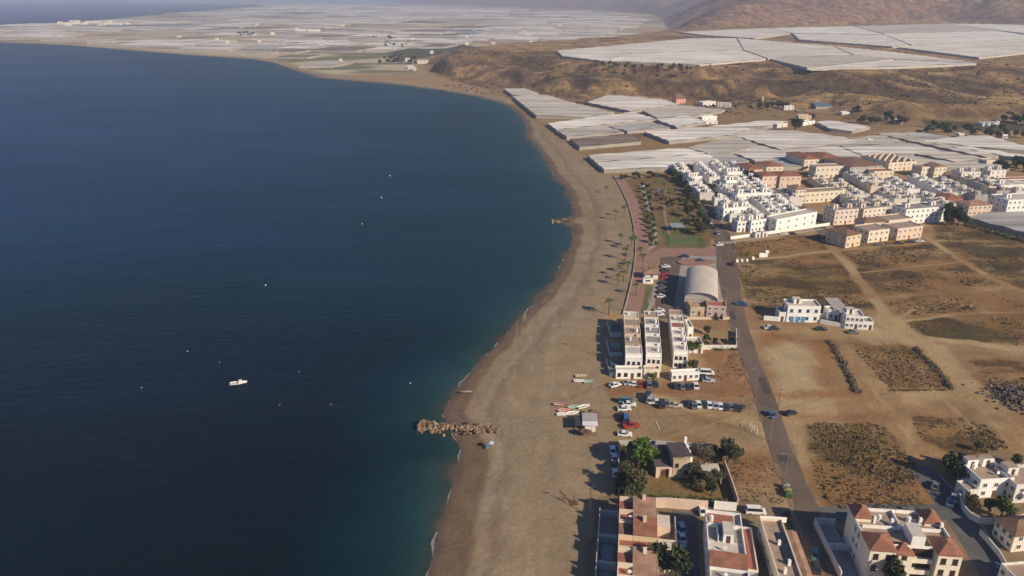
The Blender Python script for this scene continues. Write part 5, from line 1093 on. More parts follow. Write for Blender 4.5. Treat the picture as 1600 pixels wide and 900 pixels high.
# farmhouses and sheds on the plain and the delta
FH=[((1056,163),(1071,162),9,6,wallm('pink_render',(.62,.30,.22)),'hip',TERRA,'pink farmhouse with red roof under the brown bluff'),
((1098,166),(1118,164),8,4,WHITE2,'flat',FLATW,'long whitish farm shed right of the pink farmhouse'),((1120,167),(1141,168),9,4,WHITE2,'flat',FLATW,'second whitish farm shed with dark gaps right of the first'),
((1097,189),(1120,187),6,3.5,WHITE,'flat',FLATW,'long white packing shed between greenhouses'),((1098,194),(1121,194),5,3,WHITE,'flat',FLATW,'lower white shed in front of the packing shed'),
((1225,172),(1240,172),7,4.5,WHITE,'flat',FLATW,'small white farmhouse below the gully'),((1247,189),(1267,189),8,5,OCHRE,'flat',FLATW,'cream farm building beside a tall tree'),((1252,197),(1273,194),7,3,WHITE,'flat',FLATW,'low white shed right of the round dark tree'),
((1214,200),(1230,198),5,3,WHITE2,'flat',FLATW,'low white shed left of the round dark tree'),((1315,181),(1327,181),6,3.5,WHITE,'flat',FLATW,'tiny white house at the cliff foot'),((1396,194),(1406,195),7,4,WHITE2,'flat',FLATW,'small pale house below the cliff beside bushes'),
((1356,224),(1363,224),4,3,WHITE,'flat',FLATW,'tiny white pump house among the greenhouses'),((1498,215),(1506,215),5,3,WHITE,'flat',FLATW,'small white shed by the dark orchard'),((1566,216),(1574,216),5,3,WHITE,'flat',FLATW,'small white shed at the right end of the orchard'),((1190,160),(1193,160),4,6,OCHRE,'flat',FLATW,'narrow ochre water tower hut under the bluff'),
((1590,193),(1606,194),8,4,WHITE2,'hip',BROWNT,'pale house at the foot of the dark rise at the right edge')]
for p0,p1,d,h_,wm,rf,rm,lb in FH: house('farmhouse',lb,p0,p1,d,h=h_,floors=1 if h_<4.5 else 2,wm=wm,roof=rf,rm=rm,top=rm,nf=3,nl=1,cat='farm building')
for k in range(7): 
    x=1530+k*4.6; y=196-k*.2+(k%2)*1.5; house('caravan',['leftmost','second','third','middle','fifth','sixth','rightmost'][k]+' small white cabin in the row below the cliff',(x,y),(x+3.4,y),4,h=2.8,floors=1,wm=WHITE,roof='flat',top=WHITE,nf=1,nl=0,cat='cabin',dr=False,group='white cabins below the cliff')
DF=[((930,55),'a','')]
pts=[(578,63,12,'cream block of the delta hamlet, left'),(588,62,7,'cream block of the delta hamlet, right'),(610,64,9,'ochre house of the delta hamlet'),(622,63,7,'small house right of the delta hamlet'),(633,96,12,'white farmhouse among the dark trees of the river mouth'),(640,100,9,'white farmhouse right of the dark trees of the river mouth'),(652,100,26,'long white shed at the river mouth'),(530,97,6,'lonely white hut on the green river mouth field'),(637,108,14,'white shed at the back of the river mouth greenhouses'),(645,111,8,'white cottage by the river mouth greenhouses'),(672,84,8,'white house on the rim left of the hill'),(462,50,20,'white building of the far village, left'),(480,50,26,'long pale building of the far village'),(508,47,12,'pale building of the far village, right'),(388,55,10,'white house by the far dark trees'),(395,57,9,'small white house by the far dark trees')]
for x,y,w_,lb in pts:
    a=G(x,y); house('farmhouse',lb,None,None,w_*.8*a[1]/1100,h=5*max(1,a[1]/2200),floors=2,wm=r2.choice([WHITE,CREAM,WHITE2]),top=FLATW,nf=3,nl=0,cat='farm building',world=((a[0],a[1],0),w_*a[1]/1155*.55,0),dr=False)
for k in range(26):   # hazy town on the far point
    x=90+k*4.2+r2.uniform(-3,3); y=43-r2.uniform(0,7); a=G(x,y); w_=r2.uniform(14,34); house('apartment_building','pale block of the hazy town on the far point','',None,r2.uniform(15,30),h=r2.uniform(6,13),floors=3,wm=r2.choice([CREAM,WHITE2,WHITE2,CREAM]),top=FLATW,nf=0,nl=0,cat='apartments',group='blocks of the far town',world=((a[0],a[1],0),w_,r2.uniform(-.2,.2)),dr=False)
for k in range(46):   # scattered farm buildings of the plain
    x=r2.uniform(250,1000); y=r2.uniform(32,74); a=G(x,y)
    if not okp(a[0],a[1]): continue
    house('farmhouse','small pale farm building scattered over the delta','',None,r2.uniform(6,12),h=r2.uniform(4,6.5),floors=2,wm=r2.choice([WHITE2,CREAM,WHITE2]),top=FLATW,nf=0,nl=0,cat='farm building',group='farm buildings of the far delta',world=((a[0],a[1],0),r2.uniform(7,16),r2.uniform(-.3,.3)),dr=False)
# ================================================================ vegetation
for p,r_,lb,k in (((1242,206),7,'round dark tree beside the low white sheds','dark'),((1268,188),3.5,'tall dark tree beside the cream farm building','dark'),((1337,180),5,'dark tree at the cliff foot','dark'),((1386,188),5,'dark tree below the cliff, right of the tiny white house','dark'),((1487,352),6,'broad dark tree right of the tall white block','dark'),((1497,353),4.5,'dark tree next to the broad dark tree','dark'),((1478,353),3.5,'dark tree touching the tall white block','dark'),((1508,352),3,'small dark tree near the big grey greenhouse','green'),
 ((1163,279),4,'dark garden tree left of the peach blocks','dark'),((1170,285),4.5,'dark garden tree in front of the peach blocks','dark'),((1176,291),4,'dark garden tree at the shaded street','dark'),((1158,272),3.5,'dark garden tree behind the white terraces','dark'),
 ((1186,161),2.5,'small dark tree beside the water tower hut','dark')): tree(p,r_,lb,k+('_far' if p[1]<300 and 'far' not in k else ''))
r3=random.Random(77)
def grove(n,x0,x1,y0,y1,r0,r1,kinds,label,group,z=0,slope=0,far=True,name='tree',trunk=True):
    for i in range(n):
        x=r3.uniform(x0,x1); y=r3.uniform(y0,y1)+slope*(x-x0); tree((x,y),r3.uniform(r0,r1),label,r3.choice(kinds)+('_far' if far else ''),group=group,z=z,name=name,trunk=trunk)
grove(34,1430,1600,199,212,2,3.8,['dark','green'],'dark tree crowded into the orchard below the cliff','orchard trees below the cliff',slope=.03)
grove(14,1140,1230,167,172,2.5,4,['dark','olive'],'low dark tree in the line under the brown bluff','trees under the bluff')
grove(14,1340,1440,190,196,2,4,['dark','olive'],'low dark tree on the lane below the cliff','trees on the lane below the cliff')
grove(12,1560,1610,184,197,3,5,['dark'],'dark tree on the shaded rise at the right edge','trees on the shaded rise')
grove(16,1555,1620,254,272,3,5,['dark','green'],'dark tree of the back orchard at the right edge','back orchard trees')
grove(26,925,1085,101,106,2,4,['dark','olive'],'dark tree in the belt on the plateau rim','tree belt on the plateau rim',z=1,slope=.045)
grove(30,592,650,90,101,2.2,4.2,['dark'],'dark tree of the river mouth grove','river mouth grove')
grove(12,600,640,67,77,2.5,5,['dark'],'dark tree along the dry river of the delta','dry river trees')
grove(12,372,402,53,57,3,5.5,['dark'],'dark tree in the distant delta clump','distant delta clump')
grove(10,575,612,59,63,3,5,['dark'],'dark tree right of the delta hamlet','delta hamlet trees')
# village greenery
for i in range(46):
    x=r3.choice([118,130,143.5,155,168,200,215,232,250])+r3.uniform(-2,2); y=r3.uniform(405,560); tree(None,r3.uniform(1.3,2.4),'small garden tree between the village terraces',r3.choice(['green','dark','olive'])+'_far',world=(x,y,0),group='garden trees between the village terraces')
# park trees and shrubs
for i,(x,y) in enumerate(((1063,282),(1067,290),(1071,297),(1076,305),(1080,312),(1086,322),(1090,330),(1094,338),(1098,346),(1101,354),(1104,361),(1098,366),(1090,362),(1058,278),(1050,276),(1084,350),(1076,338),(1070,352))):
    tree((x,y+2),r3.uniform(2.2,3.6),'street side tree on the inland edge of the park, %s in the list from the far end down'%ORD[i] if False else 'tree on the inland edge of the park, %s along the street'%ORD[i],r3.choice(['green','dark','olive']),group='trees along the inland edge of the park')
for i in range(22):
    t=i/21; x=1004+t*14+(i%2)*7; y=292+t*92; tree((x,y),r3.uniform(1.2,2.0),'small young tree %s of the garden path, %s from the far end'%(['left','right'][i%2],ORD[i//2]),r3.choice(['olive','green']),group='young trees beside the garden path')
grove(14,968,1050,276,281,1.2,2.2,['olive','green','dark'],'low shrub in the hedge at the far end of the park','hedge shrubs at the far end of the park',slope=-.03,far=False,name='shrub')
grove(22,1030,1085,292,345,1.0,2.0,['olive','green','dry'],'low shrub scattered in the upper park','shrubs of the upper park',slope=0,far=False,name='shrub')
for i,(x,y) in enumerate(sorted(((986,386),(990,392),(977,407),(968,433),(974,440),(980,428),(966,447),(951,492),(962,345),(975,340),(1000,404),(1004,420),(948,303),(970,381),(993,462)),key=lambda p:p[1])):
    palm((x,y),'slim palm near the seafront promenade, %s from the far end'%ORD[i],group='palms along the seafront',s=r3.uniform(.8,1.1))
for i,(x,y) in enumerate(((1038,300),(1046,310),(1052,330),(1034,318),(1024,300))): palm((x,y),'palm tree on the park lawns, %s from the left'%['second','fourth','fifth','third','first'][i] if False else 'palm tree in the upper park, %s of five counted from the beach side'%['third','fourth','fifth','second','first'][i],group='palms in the park',s=1.1)
# hedges of brush in the earth plots
def brush(line,w_,n,label,r0=.5,r1=1.1,name='hedge'):
    P=smoothline(GP(line)); b=MB(); rr=random.Random(len(line)*n)
    for i in range(n):
        k=rr.random()*(len(P)-1); j=int(k); p=P[j]+(P[min(j+1,len(P)-1)]-P[j])*(k-j); c=Vector((p[0]+rr.gauss(0,w_*.4),p[1]+rr.gauss(0,w_*.4),0)); s=rr.uniform(r0,r1)
        for q in range(16):
            v=Vector((rr.gauss(0,.45),rr.gauss(0,.45),abs(rr.gauss(0,.5))))*s; u=Vector((rr.gauss(0,1),rr.gauss(0,1),rr.gauss(0,1))).normalized(); t=u.orthogonal().normalized()*s*.28; u=u*s*.28; b.face([c+v-u,c+v+t,c+v+u,c+v-t])
    return tag(b.build(name,LDR if 'dry' in label else LO),label,'hedge')
brush([(1297,534),(1312,560),(1328,590),(1340,614)],1.0,150,'straggling dry hedge running away between two earth plots')
brush([(1430,545),(1462,575),(1488,608)],1.2,150,'low dry hedge on the right edge of the fenced earth plot',.4,.9)
brush([(1388,610),(1440,610),(1486,609)],.5,60,'thin dry weed line at the front of the fenced earth plot',.3,.6)
brush([(1098,541),(1120,545),(1148,545)],1.6,130,'dense green hedge inside the white plot wall',.5,1.0)
brush([(975,785),(1040,782),(1140,787)],1.3,150,'olive hedge along the inside of the garden wall',.5,1.0)
brush([(969,772),(968,735),(970,704),(1005,702)],1.0,120,'green hedge inside the beach wall of the big garden',.5,1.0)
brush([(1225,800),(1232,830),(1240,850)],1.0,60,'green hedge beside the road near the long house',.5,1.0)
brush([(1508,352),(1560,366),(1600,378)],2.0,140,'dark hedge along the big grey greenhouse',.7,1.5)
# scrub on the dry land: uncountable tufts
def scrub(name,polys,n,rlo,rhi,m,label,seed,clump=.5,z=0):
    rr=np.random.RandomState(seed); V_=[];F_=[]; P=[GP(p,z) for p in polys]; areas=[abs(np.sum(p[:,0]*np.roll(p[:,1],-1)-p[:,1]*np.roll(p[:,0],-1)))/2 for p in P]; tot=sum(areas)
    for p,a in zip(P,areas):
        k=int(n*a/tot*3); x=rr.uniform(p[:,0].min(),p[:,0].max(),k*2); y=rr.uniform(p[:,1].min(),p[:,1].max(),k*2); ok=inside(x,y,p)&(fbm(x,y,14,4,seed)+rr.uniform(-.16,.16,k*2)>clump); x=x[ok][:k];y=y[ok][:k]
        zg=gz(x,y) if z else np.zeros(len(x))
        for xx,yy_,zz_ in zip(x,y,zg):
            s=rr.uniform(rlo,rhi)*(1+ (rr.rand()<.06)*1.0); 
            for q in range(6):
                an=rr.rand()*6.283; c=np.array([xx+rr.normal()*.4*s,yy_+rr.normal()*.4*s,zz_-.02-.1*bool(z)]); d=np.array([math.cos(an),math.sin(an),0])*s*.45; t=np.array([rr.normal()*.2*s,rr.normal()*.2*s,s*rr.uniform(.5,1.0)]); k0=len(V_); V_+= [c-d,c+d,c+d*.7+t,c-d*.6+t*.8]; F_.append((k0,k0+1,k0+2,k0+3))
    me=bpy.data.meshes.new(name); me.from_pydata([tuple(v) for v in V_],[],F_); me.materials.append(m); return tag(link(name,me),label,'scrub',kind='stuff')
scrub('scrub',[[(1262,662),(1380,660),(1428,720),(1440,745),(1400,760),(1320,740),(1290,780),(1275,760)],[(1425,657),(1530,652),(1575,700),(1500,716),(1440,690)],[(1540,600),(1600,590),(1640,640),(1600,660)]],1150,.15,.42,leafm('straw_scrub',(.21,.165,.08),(.12,.105,.045)),'olive scrub tufts on the waste plots near the apartment building',5,.515)
scrub('scrub',[[(1150,412),(1305,400),(1370,482),(1290,474),(1170,474)],[(1320,397),(1445,383),(1500,404),(1345,420)],[(1350,430),(1497,417),(1560,446),(1380,460)],[(1455,357),(1600,350),(1600,440),(1540,424)],[(1415,503),(1600,492),(1600,540),(1440,530)],[(1142,381),(1280,368),(1300,386),(1150,401)],[(1385,470),(1560,459),(1600,480),(1410,494)]],4200,.14,.38,leafm('dry_scrub',(.14,.10,.05),(.09,.065,.03)),'dry brown scrub on the old fields inland of the road',6,.53)
scrub('scrub',[[(1300,745),(1420,740),(1455,795),(1310,795)],[(1320,532),(1430,543),(1485,606),(1388,606)],[(1132,722),(1200,710),(1225,788),(1150,784)],[(1150,545),(1185,600),(1110,590)]],1300,.12,.3,LDR,'thin dry weeds on the earth plots',8,.52)
scrub('scrub',[[(690,125),(900,150),(1050,155),(1150,163),(1280,168),(1330,160),(1600,165),(1620,125),(1520,112),(1280,120),(1050,112),(860,96),(700,92)]],2600,.6,1.5,leafm('hill_scrub',(.10,.07,.035),(.07,.055,.03)),'dark bushes dotted over the brown hillside',9,.52,z=12)
o=scn.objects[-1] if False else None
# ================================================================ vehicles
CG='cars parked in the earth lot'
def cars(rows,group=None):
    for x,y,c,hd,k,lb in rows: car((x,y),c,hd,lb,k,group)
cars([(1016,627,'silver',20,'van','silver van at the left end of the long row in the earth lot'),(1012,622,'dark',15,'van','dark van behind the silver van at the left end of the row'),
(1026,632,'white',100,'pickup','white pickup beside the silver van in the earth lot'),(1034,634,'dark',8,'van','dark van right of the white pickup in the earth lot'),(1041,632,'grey',8,'car','grey car between the dark van and the beige boat trailer'),
(1056,636,'beige',95,'car','beige car standing alone across the gap in the row'),(1077,633,'dark',6,'car','first dark car of the tight row, beside the gap'),(1084,636,'grey',6,'car','grey car second in the tight row'),(1091,634,'white',6,'car','first white car of the tight row'),(1100,634,'dark',6,'car','dark car between the first and second white cars'),
(1108,635,'white',6,'car','second white car of the tight row'),(1117,636,'silver',6,'car','silver car in the middle of the tight row'),(1125,637,'white',6,'car','third white car of the tight row'),(1133,638,'dark',6,'car','dark car right of the third white car'),(1141,638,'grey',6,'car','grey car near the right end of the tight row'),(1149,639,'dark',6,'car','dark car next to the last of the tight row'),(1157,640,'dark',40,'car','last dark car of the row, slanting by the road')],CG)
cars([(979,630,'teal',100,'van','teal van at the beach end of the lot'),(983,634,'white',95,'car','white car in front of the teal van'),(975,641,'white',85,'car','white car beside the beach, left of the teal van'),(978,657,'blue',5,'van','blue van standing among the beach end vehicles'),(972,653,'dark',5,'car','dark car left of the blue van'),(986,668,'red',80,'pickup','red pickup at the beach end of the lot'),(976,681,'white',95,'car','white car alone in front of the red pickup'),
(957,706,'white',3,'car','white car along the garden wall, farthest of three'),(960,718,'white',3,'car','white car along the garden wall, middle of three'),(961,742,'white',3,'car','white car along the garden wall, nearest of three'),(960,728,'dark',3,'car','dark car in the shade of the garden wall')])
cars([(961,604,'white',60,'car','white car left of the beach row annex'),(983,601,'silver',80,'car','silver car before the beach row annex'),(992,603,'white',100,'car','white car next to the red car before the town houses'),(1000,602,'red',10,'car','red car before the gap of the town houses'),(1014,603,'grey',5,'van','grey van in front of the middle row'),(1024,602,'dark',5,'car','dark car in front of the middle row'),
(1056,605,'dark',5,'car','dark car before the long white wall annex, left'),(1066,606,'grey',5,'car','grey car before the long white wall annex'),(1076,606,'dark',5,'car','dark car before the long white wall annex, right'),(1087,605,'white',5,'car','white car at the right end of the white wall annex'),(1104,585,'white',95,'van','white van right of the inland row, behind'),(1100,592,'dark',95,'car','dark car below the white van, right of the inland row'),(1107,597,'silver',95,'car','silver car in front of the dark car, right of the inland row')],'cars parked before the town houses')
cars([(1203,650,'blue',-20,'car','dark blue car driving on the main road'),(1235,648,'dark',70,'car','black car parked on the earth right of the main road'),(1159,477,'blue',110,'pickup','blue pickup on the roadside beyond the hall'),(1202,514,'white',90,'car','white car in front of the yard wall of the blue doored house'),(1209,515,'dark',90,'car','dark car right of the white car, before the blue doored house'),(1283,516,'dark',95,'car','dark car parked before the middle white wall'),(1333,521,'grey',95,'car','grey car in front of the arcaded white house'),
(1180,802,'white',95,'van','white van beside the red brick terrace near the main road'),(1272,868,'teal',15,'car','pale teal car on the side street'),(1275,890,'dark',15,'car','dark car behind the teal car on the side street'),(1065,828,'silver',0,'car','silver car in the shaded alley, farthest'),(1065,842,'white',0,'car','white car in the shaded alley, middle'),(1066,858,'silver',0,'car','silver car in the shaded alley, nearest'),(1096,800,'white',0,'car','white car at the far mouth of the alley'),
(1490,780,'silver',35,'car','silver car parked by the street wall of the white villa'),(1483,787,'blue',30,'car','blue car behind the silver car near the white villa'),(1461,762,'grey',35,'car','grey car at the end of the shaded street'),(1383,806,'grey',90,'car','grey car in the shade behind the cream apartment building'),(1560,893,'blue',35,'car','blue car at the bottom of the right hand street'),(1597,830,'white',5,'car','white car at the right edge by the lower villas'),
(1144,414,'dark',10,'car','dark car by the road behind the hall'),(1094,409,'dark',95,'car','dark car on the plaza behind the vaulted hall'),(1070,402,'dark',95,'car','dark car at the corner of the hall car park'),(1124,384,'white',80,'car','white car by the park street corner')])
PKS='cars parked in the asphalt lot by the hall'
for i,(y,c,lb) in enumerate(((418,'white','white car, farthest in the hall car park'),(424,'dark','dark car second in the hall car park'),(430,'red','red car, the upper one in the hall car park'),(436,'red','second red car in the hall car park'),(444,'dark','dark car halfway down the hall car park'),(451,'grey','grey car halfway down the hall car park'),(458,'dark','dark car above the nearest white car of the hall lot'),(465,'white','white car in the lower half of the hall car park'),(487,'white','white car next to the far end of the inland row'),(493,'white','white car between the rows, nearest in the hall lot'))): car((1040-(y-418)*.14,y),c,88,lb,'car',PKS)
for i,(x,y,c) in enumerate(((1070,290,'white'),(1076,300,'dark'),(1081,308,'silver'),(1085,314,'white'),(1089,320,'white'),(1096,332,'grey'),(1102,341,'dark'),(1108,349,'white'),(1114,357,'dark'),(1120,366,'silver'))): car((x+2,y),c,8,'%s car in the line along the park street, %s from the far end'%(c,ORD[i]),'car','cars along the park street')
for i,(x,y,c) in enumerate(((1405,381,'dark'),(1423,379,'dark'),(1437,378,'white'),(1375,384,'grey'),(1238,366,'dark'),(1225,367,'white'))): car((x,y),c,95,['dark car before the peach terrace, left','dark car before the peach terrace, middle','white car at the right end of the peach terrace','grey car before the yellow cream terrace','dark car before the long blank white building','white car before the long blank white building'][i],'car')
# ================================================================ boats and the sea
boat((373,600),5.4,'white',75,'white motorboat moored alone on the dark blue water','motorboat',motor=True,z=SEA)
boat((882,643),4.2,'red',75,'red rowing boat at the left end of the boat line on the sand'); boat((873,634),3.4,'red',100,'smaller red boat behind the first red boat on the sand'); boat((879,649),3.6,'white',85,'white boat in front of the red boat on the sand')
boat((895,647),4.0,'white',75,'white boat in the middle of the boat line on the sand'); boat((896,638),3.6,'green',75,'green boat behind the middle white boat on the sand'); boat((912,637),4.2,'white',65,'white boat at the right end of the boat line on the sand',inner=STONE)
boat((905,597),3.6,'white',90,'white boat pulled up with a dark one near the town houses'); boat((908,589),4.0,'wood',85,'wooden boat just behind the white one near the town houses'); boat((919,598),3.2,'green',70,'pale green boat beside the white one near the town houses')
WB=[(221,606,'white mooring buoy nearest the left edge, left of the motorboat'),(293,549,'pinkish white buoy behind the motorboat'),(415,446,'white buoy in the middle of the bay'),(566,350,'white buoy off the groyne of the far beach'),(596,309,'white buoy, second from the far end of the buoys'),(609,275,'white buoy farthest out in the bay'),(641,599,'small white buoy off the near beach'),(437,633,'faint buoy right of the motorboat'),(467,581,'faint pale buoy behind and right of the motorboat'),(343,566,'faint blue buoy behind the motorboat'),(517,632,'faint buoy halfway to the rock groyne')]
BU=mat('buoy_white',(.75,.73,.70),rough=.4); BUP=mat('buoy_faint',(.28,.33,.36),rough=.4)
for i,(x,y,lb) in enumerate(WB):
    a=G(x,y,SEA); s=.34+.2*(a[1]>300)+.2*(a[1]>450); e=empty('buoy',(a[0],a[1],SEA),0,lb,'buoy'); b=MB(); b.tube([(0,0,-.3*s),(0,0,0),(0,0,.35*s),(0,0,.65*s),(0,0,.75*s)],[.3*s,.62*s,.62*s,.3*s,.08*s],12); b.build('float',BUP if 'faint' in lb else BU,e,smooth=True); MB().tube([(0,0,.7*s),(0,0,1.2*s)],.06,6).build('mast',DARKM,e)
# rock groyne: boulders piled on one another
RK=[mat('ochre_boulder',(.23,.15,.075),var=.4,scale=1.2,scale2=.3,bump=.4),mat('grey_boulder',(.25,.20,.14),var=.25,scale=1.2,bump=.4)]
def rock_mesh(seed,m):
    rr=random.Random(seed); bm=bmesh.new(); bmesh.ops.create_icosphere(bm,subdivisions=2,radius=1)
    nn=[Vector((rr.gauss(0,1),rr.gauss(0,1),rr.gauss(0,1))).normalized() for _ in range(9)]; ll=[rr.uniform(.62,.9) for _ in nn]
    for v in bm.verts:
        for n_,l in zip(nn,ll):
            d=v.co.dot(n_)
            if d>l: v.co-=n_*(d-l)
    me=bpy.data.meshes.new('boulder'); bm.to_mesh(me); bm.free(); me.materials.append(m); return me
RM=[rock_mesh(i,RK[0 if i<4 else 1]) for i in range(6)]
rg=random.Random(3)
def rockpile(axis,w0,n,label,group,hmax,s0,s1):
    P=smoothline(GP(axis,SEA))
    for i in range(n):
        k=rg.random(); j=k*(len(P)-1); p=P[int(j)]; side=rg.gauss(0,.42); side=max(-1,min(1,side)); w_=w0*(1-.55*k)
        h=SEA-.2+(hmax+.9)*(1-abs(side))*(1-.35*k)*rg.uniform(.6,1); o=link('boulder',rg.choice(RM)); s=rg.uniform(s0,s1)*(1-.35*k)
        o.location=(p[0]+rg.uniform(-.5,.5),p[1]+side*w_,max(h,SEA+.1 if k<.55 else .05)); o.rotation_euler=(rg.uniform(0,6),rg.uniform(0,6),rg.uniform(0,6)); o.scale=(s,s*rg.uniform(.7,1),s*rg.uniform(.6,.9)); tag(o,label,'boulder',group)
rockpile([(657,668),(680,670),(720,673),(752,675),(778,677)],4.3,300,'ochre boulder in the groyne that runs out from the beach','boulders of the near rock groyne',1.0,.45,1.05)
rockpile([(862,347),(872,347),(882,347),(893,347)],4.0,46,'dark boulder in the small groyne on the far beach','boulders of the small far groyne',0.5,.6,1.0)
o=link('boulder',RM[4]); o.location=G(728,612,.1); o.scale=(2.6,.5,.4); tag(o,'long dark rock lying on the damp sand above the groyne','rock')
# ================================================================ beach things
a=G(916,668); e=empty('beach_bar',(a[0]-2.2,a[1]-3,0),R(-3),'small grey and white roofed beach bar among the brown umbrellas','beach bar')
boxmesh('floor',-1.5,5.2,-1.5,6.3,-.1,.25,mat('deck_boards',(.25,.17,.10),var=.2),e); boxmesh('wall',1.5,4.6,.5,5.5,.25,2.6,WHITE2,e); monoroof(e,1.0,5.0,2.2,5.9,2.75,3.05,mat('grey_sheet_roof',(.36,.34,.31),var=.1)); monoroof(e,1.0,5.0,.2,2.1,2.65,2.7,FRAMEW,name='front_awning'); boxmesh('counter',.9,1.45,1,5,.25,1.2,DOORM,e); boxmesh('shade_net',-1.5,.8,0,5.8,2.5,2.56,mat('black_shade_net',(.045,.045,.055)),e)
for x,y in ((-1.4,.1),(-1.4,5.6),(.6,.1),(.6,5.6)): boxmesh('post',x,x+.1,y,y+.1,.2,2.5,DOORM,e)
STRAW=mat('dark_straw',(.17,.10,.06),var=.25,scale=4)
def umbrella(px,lb,m=STRAW,grp='straw umbrellas round the beach bar'):
    a=G(*px); e=empty('beach_umbrella',(a[0],a[1],0),rnd.random(),lb,'umbrella',grp); MB().tube([(0,0,0),(0,0,2.5)],.05,6).build('pole',DOORM,e); b=MB(); n=10
    for i in range(n):
        t0,t1=2*math.pi*i/n,2*math.pi*(i+1)/n; b.face([(0,0,2.75),(1.25*math.cos(t0),1.25*math.sin(t0),2.15),(1.25*math.cos(t1),1.25*math.sin(t1),2.15)]); b.face([(1.25*math.cos(t0),1.25*math.sin(t0),2.15),(1.2*math.cos(t0),1.2*math.sin(t0),1.95),(1.2*math.cos(t1),1.2*math.sin(t1),1.95),(1.25*math.cos(t1),1.25*math.sin(t1),2.15)])
    b.build('canopy',m,e); return e
for x,y,lb in ((924,652,'straw umbrella behind the beach bar, leftmost of the back ones'),(931,657,'straw umbrella at the back right of the beach bar'),(932,665,'straw umbrella right of the beach bar'),(926,671,'straw umbrella just right of the white awning'),(918,684,'straw umbrella in front of the beach bar'),(910,682,'straw umbrella front left of the beach bar')): umbrella((x,y),lb)
uo=umbrella((767,700),'pale blue sun umbrella open on the sand near the groyne',mat('pale_blue_cloth',(.36,.46,.52)),None); uo.scale=(.75,.75,.85)
b=MB(); b.box(-.35,.35,-.9,.9,.25,.32); b.box(-.3,-.24,-.8,-.74,0,.25); b.box(.24,.3,-.8,-.74,0,.25); b.box(-.3,-.24,.74,.8,0,.25); b.box(.24,.3,.74,.8,0,.25); o=b.build('sunbed',BLUEP); o.location=G(762,699); tag(o,'dark sunbed left of the pale blue umbrella','sunbed')
def pole(px,h,lb,arm=True,grp=None,name='street_lamp'):
    a=G(*px); e=empty(name,(a[0],a[1],0),R(180) if arm else 0,lb,'lamp' if arm else 'pole',grp); MB().tube([(0,0,-.1),(0,0,h)],[.11,.07],7).build('pole',METAL if arm else BARK,e)
    if arm: MB().tube([(0,0,h-.1),(.5,0,h+.25),(1.5,0,h+.35)],.05,5).build('arm',METAL,e); boxmesh('lamp_head',1.35,2.0,-.15,.15,h+.26,h+.42,METAL,e)
    else: boxmesh('crossarm',-.8,.8,-.06,.06,h-.6,h-.45,BARK,e)
for i,p in enumerate(((961,302),(981,333),(990,366),(989,410),(984,443),(973,486))): pole(p,9,'tall lamp post on the promenade, %s from the far end'%ORD[i],grp='promenade lamp posts')
for i,p in enumerate(((1124,420),(1134,480),(1152,545),(1180,612),(1203,690),(1226,750))): pole(p,8,'street lamp on the left side of the main road, %s from the far end'%ORD[i],grp='street lamps of the main road')
pole((921,806),8.5,'wooden utility pole standing on the beach side of the walled yards',False,name='utility_pole'); pole((931,556),9,'tall pole on the beach left of the town houses',False,name='utility_pole'); pole((1215,640),7.5,'utility pole on the left verge of the main road',False,name='utility_pole')
# shower frame and logs on the near beach
a=G(896,786); e=empty('beach_shower',(a[0],a[1],0),.2,'dark shower post with boards on the near beach','beach shower'); MB().tube([(0,0,0),(0,0,2.3),(.5,0,2.4)],.06,6).build('post',DARKM,e); boxmesh('deck',-1,1,-1,1,0,.12,DOORM,e)
for i,(x,y,an) in enumerate(((880,772,2.2),(887,780,2.4),(878,781,2.5))): o=MB().tube([(-1.2,0,.1),(1.2,0,.12)],.09,6).build('driftwood_log',BARK); o.location=G(x,y); o.rotation_euler=(0,0,an); tag(o,['upper thin log left of the beach shower','thin log closest to the beach shower','lower left thin log near the beach shower'][i],'log')
# recycling bins on the road edge
for i,(x,y,c) in enumerate(((1230,771,(.24,.22,.07)),(1232,777,(.07,.13,.05)),(1228,764,(.22,.24,.20)))):
    e=empty('recycling_bin',G(x,y),R(-20),['yellow recycling bin, middle one on the verge','green recycling bin nearest the long house','greyish recycling bin farthest back on the verge'][i],'bin'); m_=mat('bin_plastic_%d'%i,c,rough=.5,var=.05); b=MB(); b.prism([(-.8,-.6),(.8,-.6),(.8,.6),(-.8,.6)],.05,1.35); b.build('body',m_,e); hiproof(e,-.8,.8,-.6,.6,1.36,.35,m_,over=.05,name='lid')
# rubble heap at the right edge
rb=MB(); rq=random.Random(8)
for i in range(420):
    x=rq.gauss(0,1);y=rq.gauss(0,1); z_=1.5*math.exp(-(x*x+y*y)*.5)*rq.random(); c=Vector((x*4.5,y*5.0,z_)); s=rq.uniform(.15,.7); M_=Matrix.Translation(c)@Matrix.Rotation(rq.uniform(0,6),4,Vector((rq.gauss(0,1),rq.gauss(0,1),rq.gauss(0,1))).normalized()); rb.box(-s,s,-s*.6,s*.6,-s*.3,s*.3,rq.choice([0,0,1]),M=M_)
o=rb.build('rubble_heap',[mat('pale_rubble',(.20,.155,.115),var=.3),mat('dark_rubble',(.13,.11,.10),var=.25)]); o.location=G(1588,622); tag(o,'heap of pale broken rubble at the right edge of the waste ground','rubble',kind='stuff')
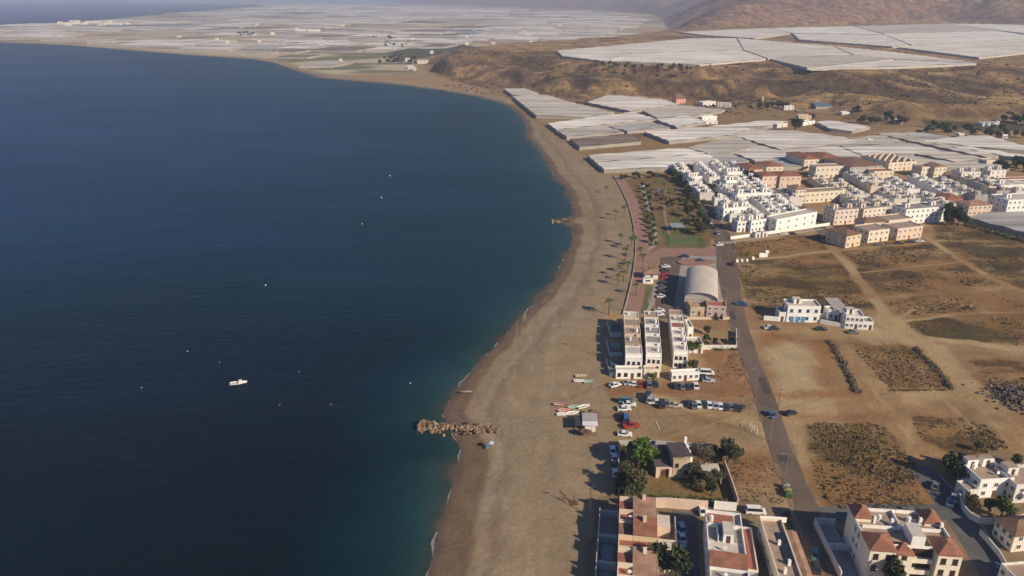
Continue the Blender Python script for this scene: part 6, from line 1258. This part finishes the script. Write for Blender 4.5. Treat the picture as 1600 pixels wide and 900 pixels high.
# park things
a=G(1016,433); e=empty('kiosk',(a[0]-3,a[1]-3,0),0,'promenade kiosk with a salmon coloured tiled roof','kiosk'); boxmesh('wall',0,6,0,5,-.1,2.8,WHITE2,e); hiproof(e,0,6,0,5,2.95,1.0,TERRAP,over=.8); door(e,3,-.01); 
a=G(1011,442); e=empty('kiosk',(a[0]-2,a[1]-1,0),0,'small white flat kiosk in front of the salmon roofed one','kiosk'); boxmesh('wall',0,4.5,0,2,-.1,2.3,WHITE,e,top=FLATW); window(e,2.2,-.01,.9,0,2.4,1.0)
a=G(1062,360); e=empty('pavilion',(a[0]-5,a[1]-3,0),R(4),'grey blue roofed pavilion at the back of the lawn','pavilion'); monoroof(e,0,7,0,6,2.7,3.1,mat('blue_grey_sheet',(.25,.30,.32),var=.1)); 
for x,y in ((.1,.1),(6.8,.1),(.1,5.8),(6.8,5.8),(3.4,.1),(3.4,5.8)): boxmesh('post',x,x+.12,y,y+.12,0,2.75,METAL,e)
def play(px,lb):
    a=G(*px); e=empty('play_frame',(a[0],a[1],0),rnd.random()*3,lb,'play frame'); boxmesh('platform',-1,1,-1,1,1.3,1.4,mat('red_play_board',(.40,.06,.04)),e); hiproof(e,-1.1,1.1,-1.1,1.1,2.9,.8,mat('blue_play_roof',(.06,.15,.35)),over=.1)
    for x in (-1,.9):
        for y in (-1,.9): boxmesh('post',x,x+.1,y,y+.1,0,2.8,METAL,e)
    b=MB(); b.face([(1,-.4,1.4),(1,.4,1.4),(3.2,.4,.2),(3.2,-.4,.2)]); b.box(1,3.2,-.44,-.4,.2,.6); b.build('slide',mat('yellow_slide',(.5,.4,.05)),e)
play((1028,303),'red and blue play frame at the top of the park, left'); play((1037,306),'red and blue play frame at the top of the park, right')
for i,(x,y) in enumerate(((1006,292),(1010,293))): 
    o=MB().tube([(0,0,0),(0,0,.5),(0,0,.9),(0,0,1.0)],[1.5,1.6,.9,.2],14).build('fountain_bowl',FRAMEW); o.location=G(x,y); tag(o,['round white bowl at the head of the garden path, left','round white bowl at the head of the garden path, right'][i],'fountain')
for i in range(9):
    t=i/8; a=G(1002+t*22,420-t*95+45*0); e=empty('bench',(a[0]-9,a[1],0),R(80),'low bench on the promenade, %s from the kiosk'%ORD[i],'bench','benches of the promenade'); boxmesh('seat',-.9,.9,-.25,.25,.42,.5,DOORM,e); 
    for x in (-.8,.65): boxmesh('leg',x,x+.15,-.2,.2,.12,.42,KERB,e)
# goal frames on the earth lot
for i,(x,y) in enumerate(((1173,672),(1180,676))): 
    a=G(x,y); b=MB(); b.box(-.05,.05,-1.2,-1.1,0,1.9); b.box(-.05,.05,1.1,1.2,0,1.9); b.box(-.05,.05,-1.2,1.2,1.9,2.0); o=b.build('goal_frame',FRAMEW); o.location=a; o.rotation_euler=(0,0,.15*i-.1); tag(o,['white metal frame on the earth lot, left','white metal frame on the earth lot, right'][i],'frame')
o=MB().box(-.08,.08,-2.4,2.4,.0,.15).build('kerb_beam',FRAMEW); o.location=G(1027,664,.02); o.rotation_euler=(0,0,.05); tag(o,'thin pale beam lying in the middle of the earth lot','beam')
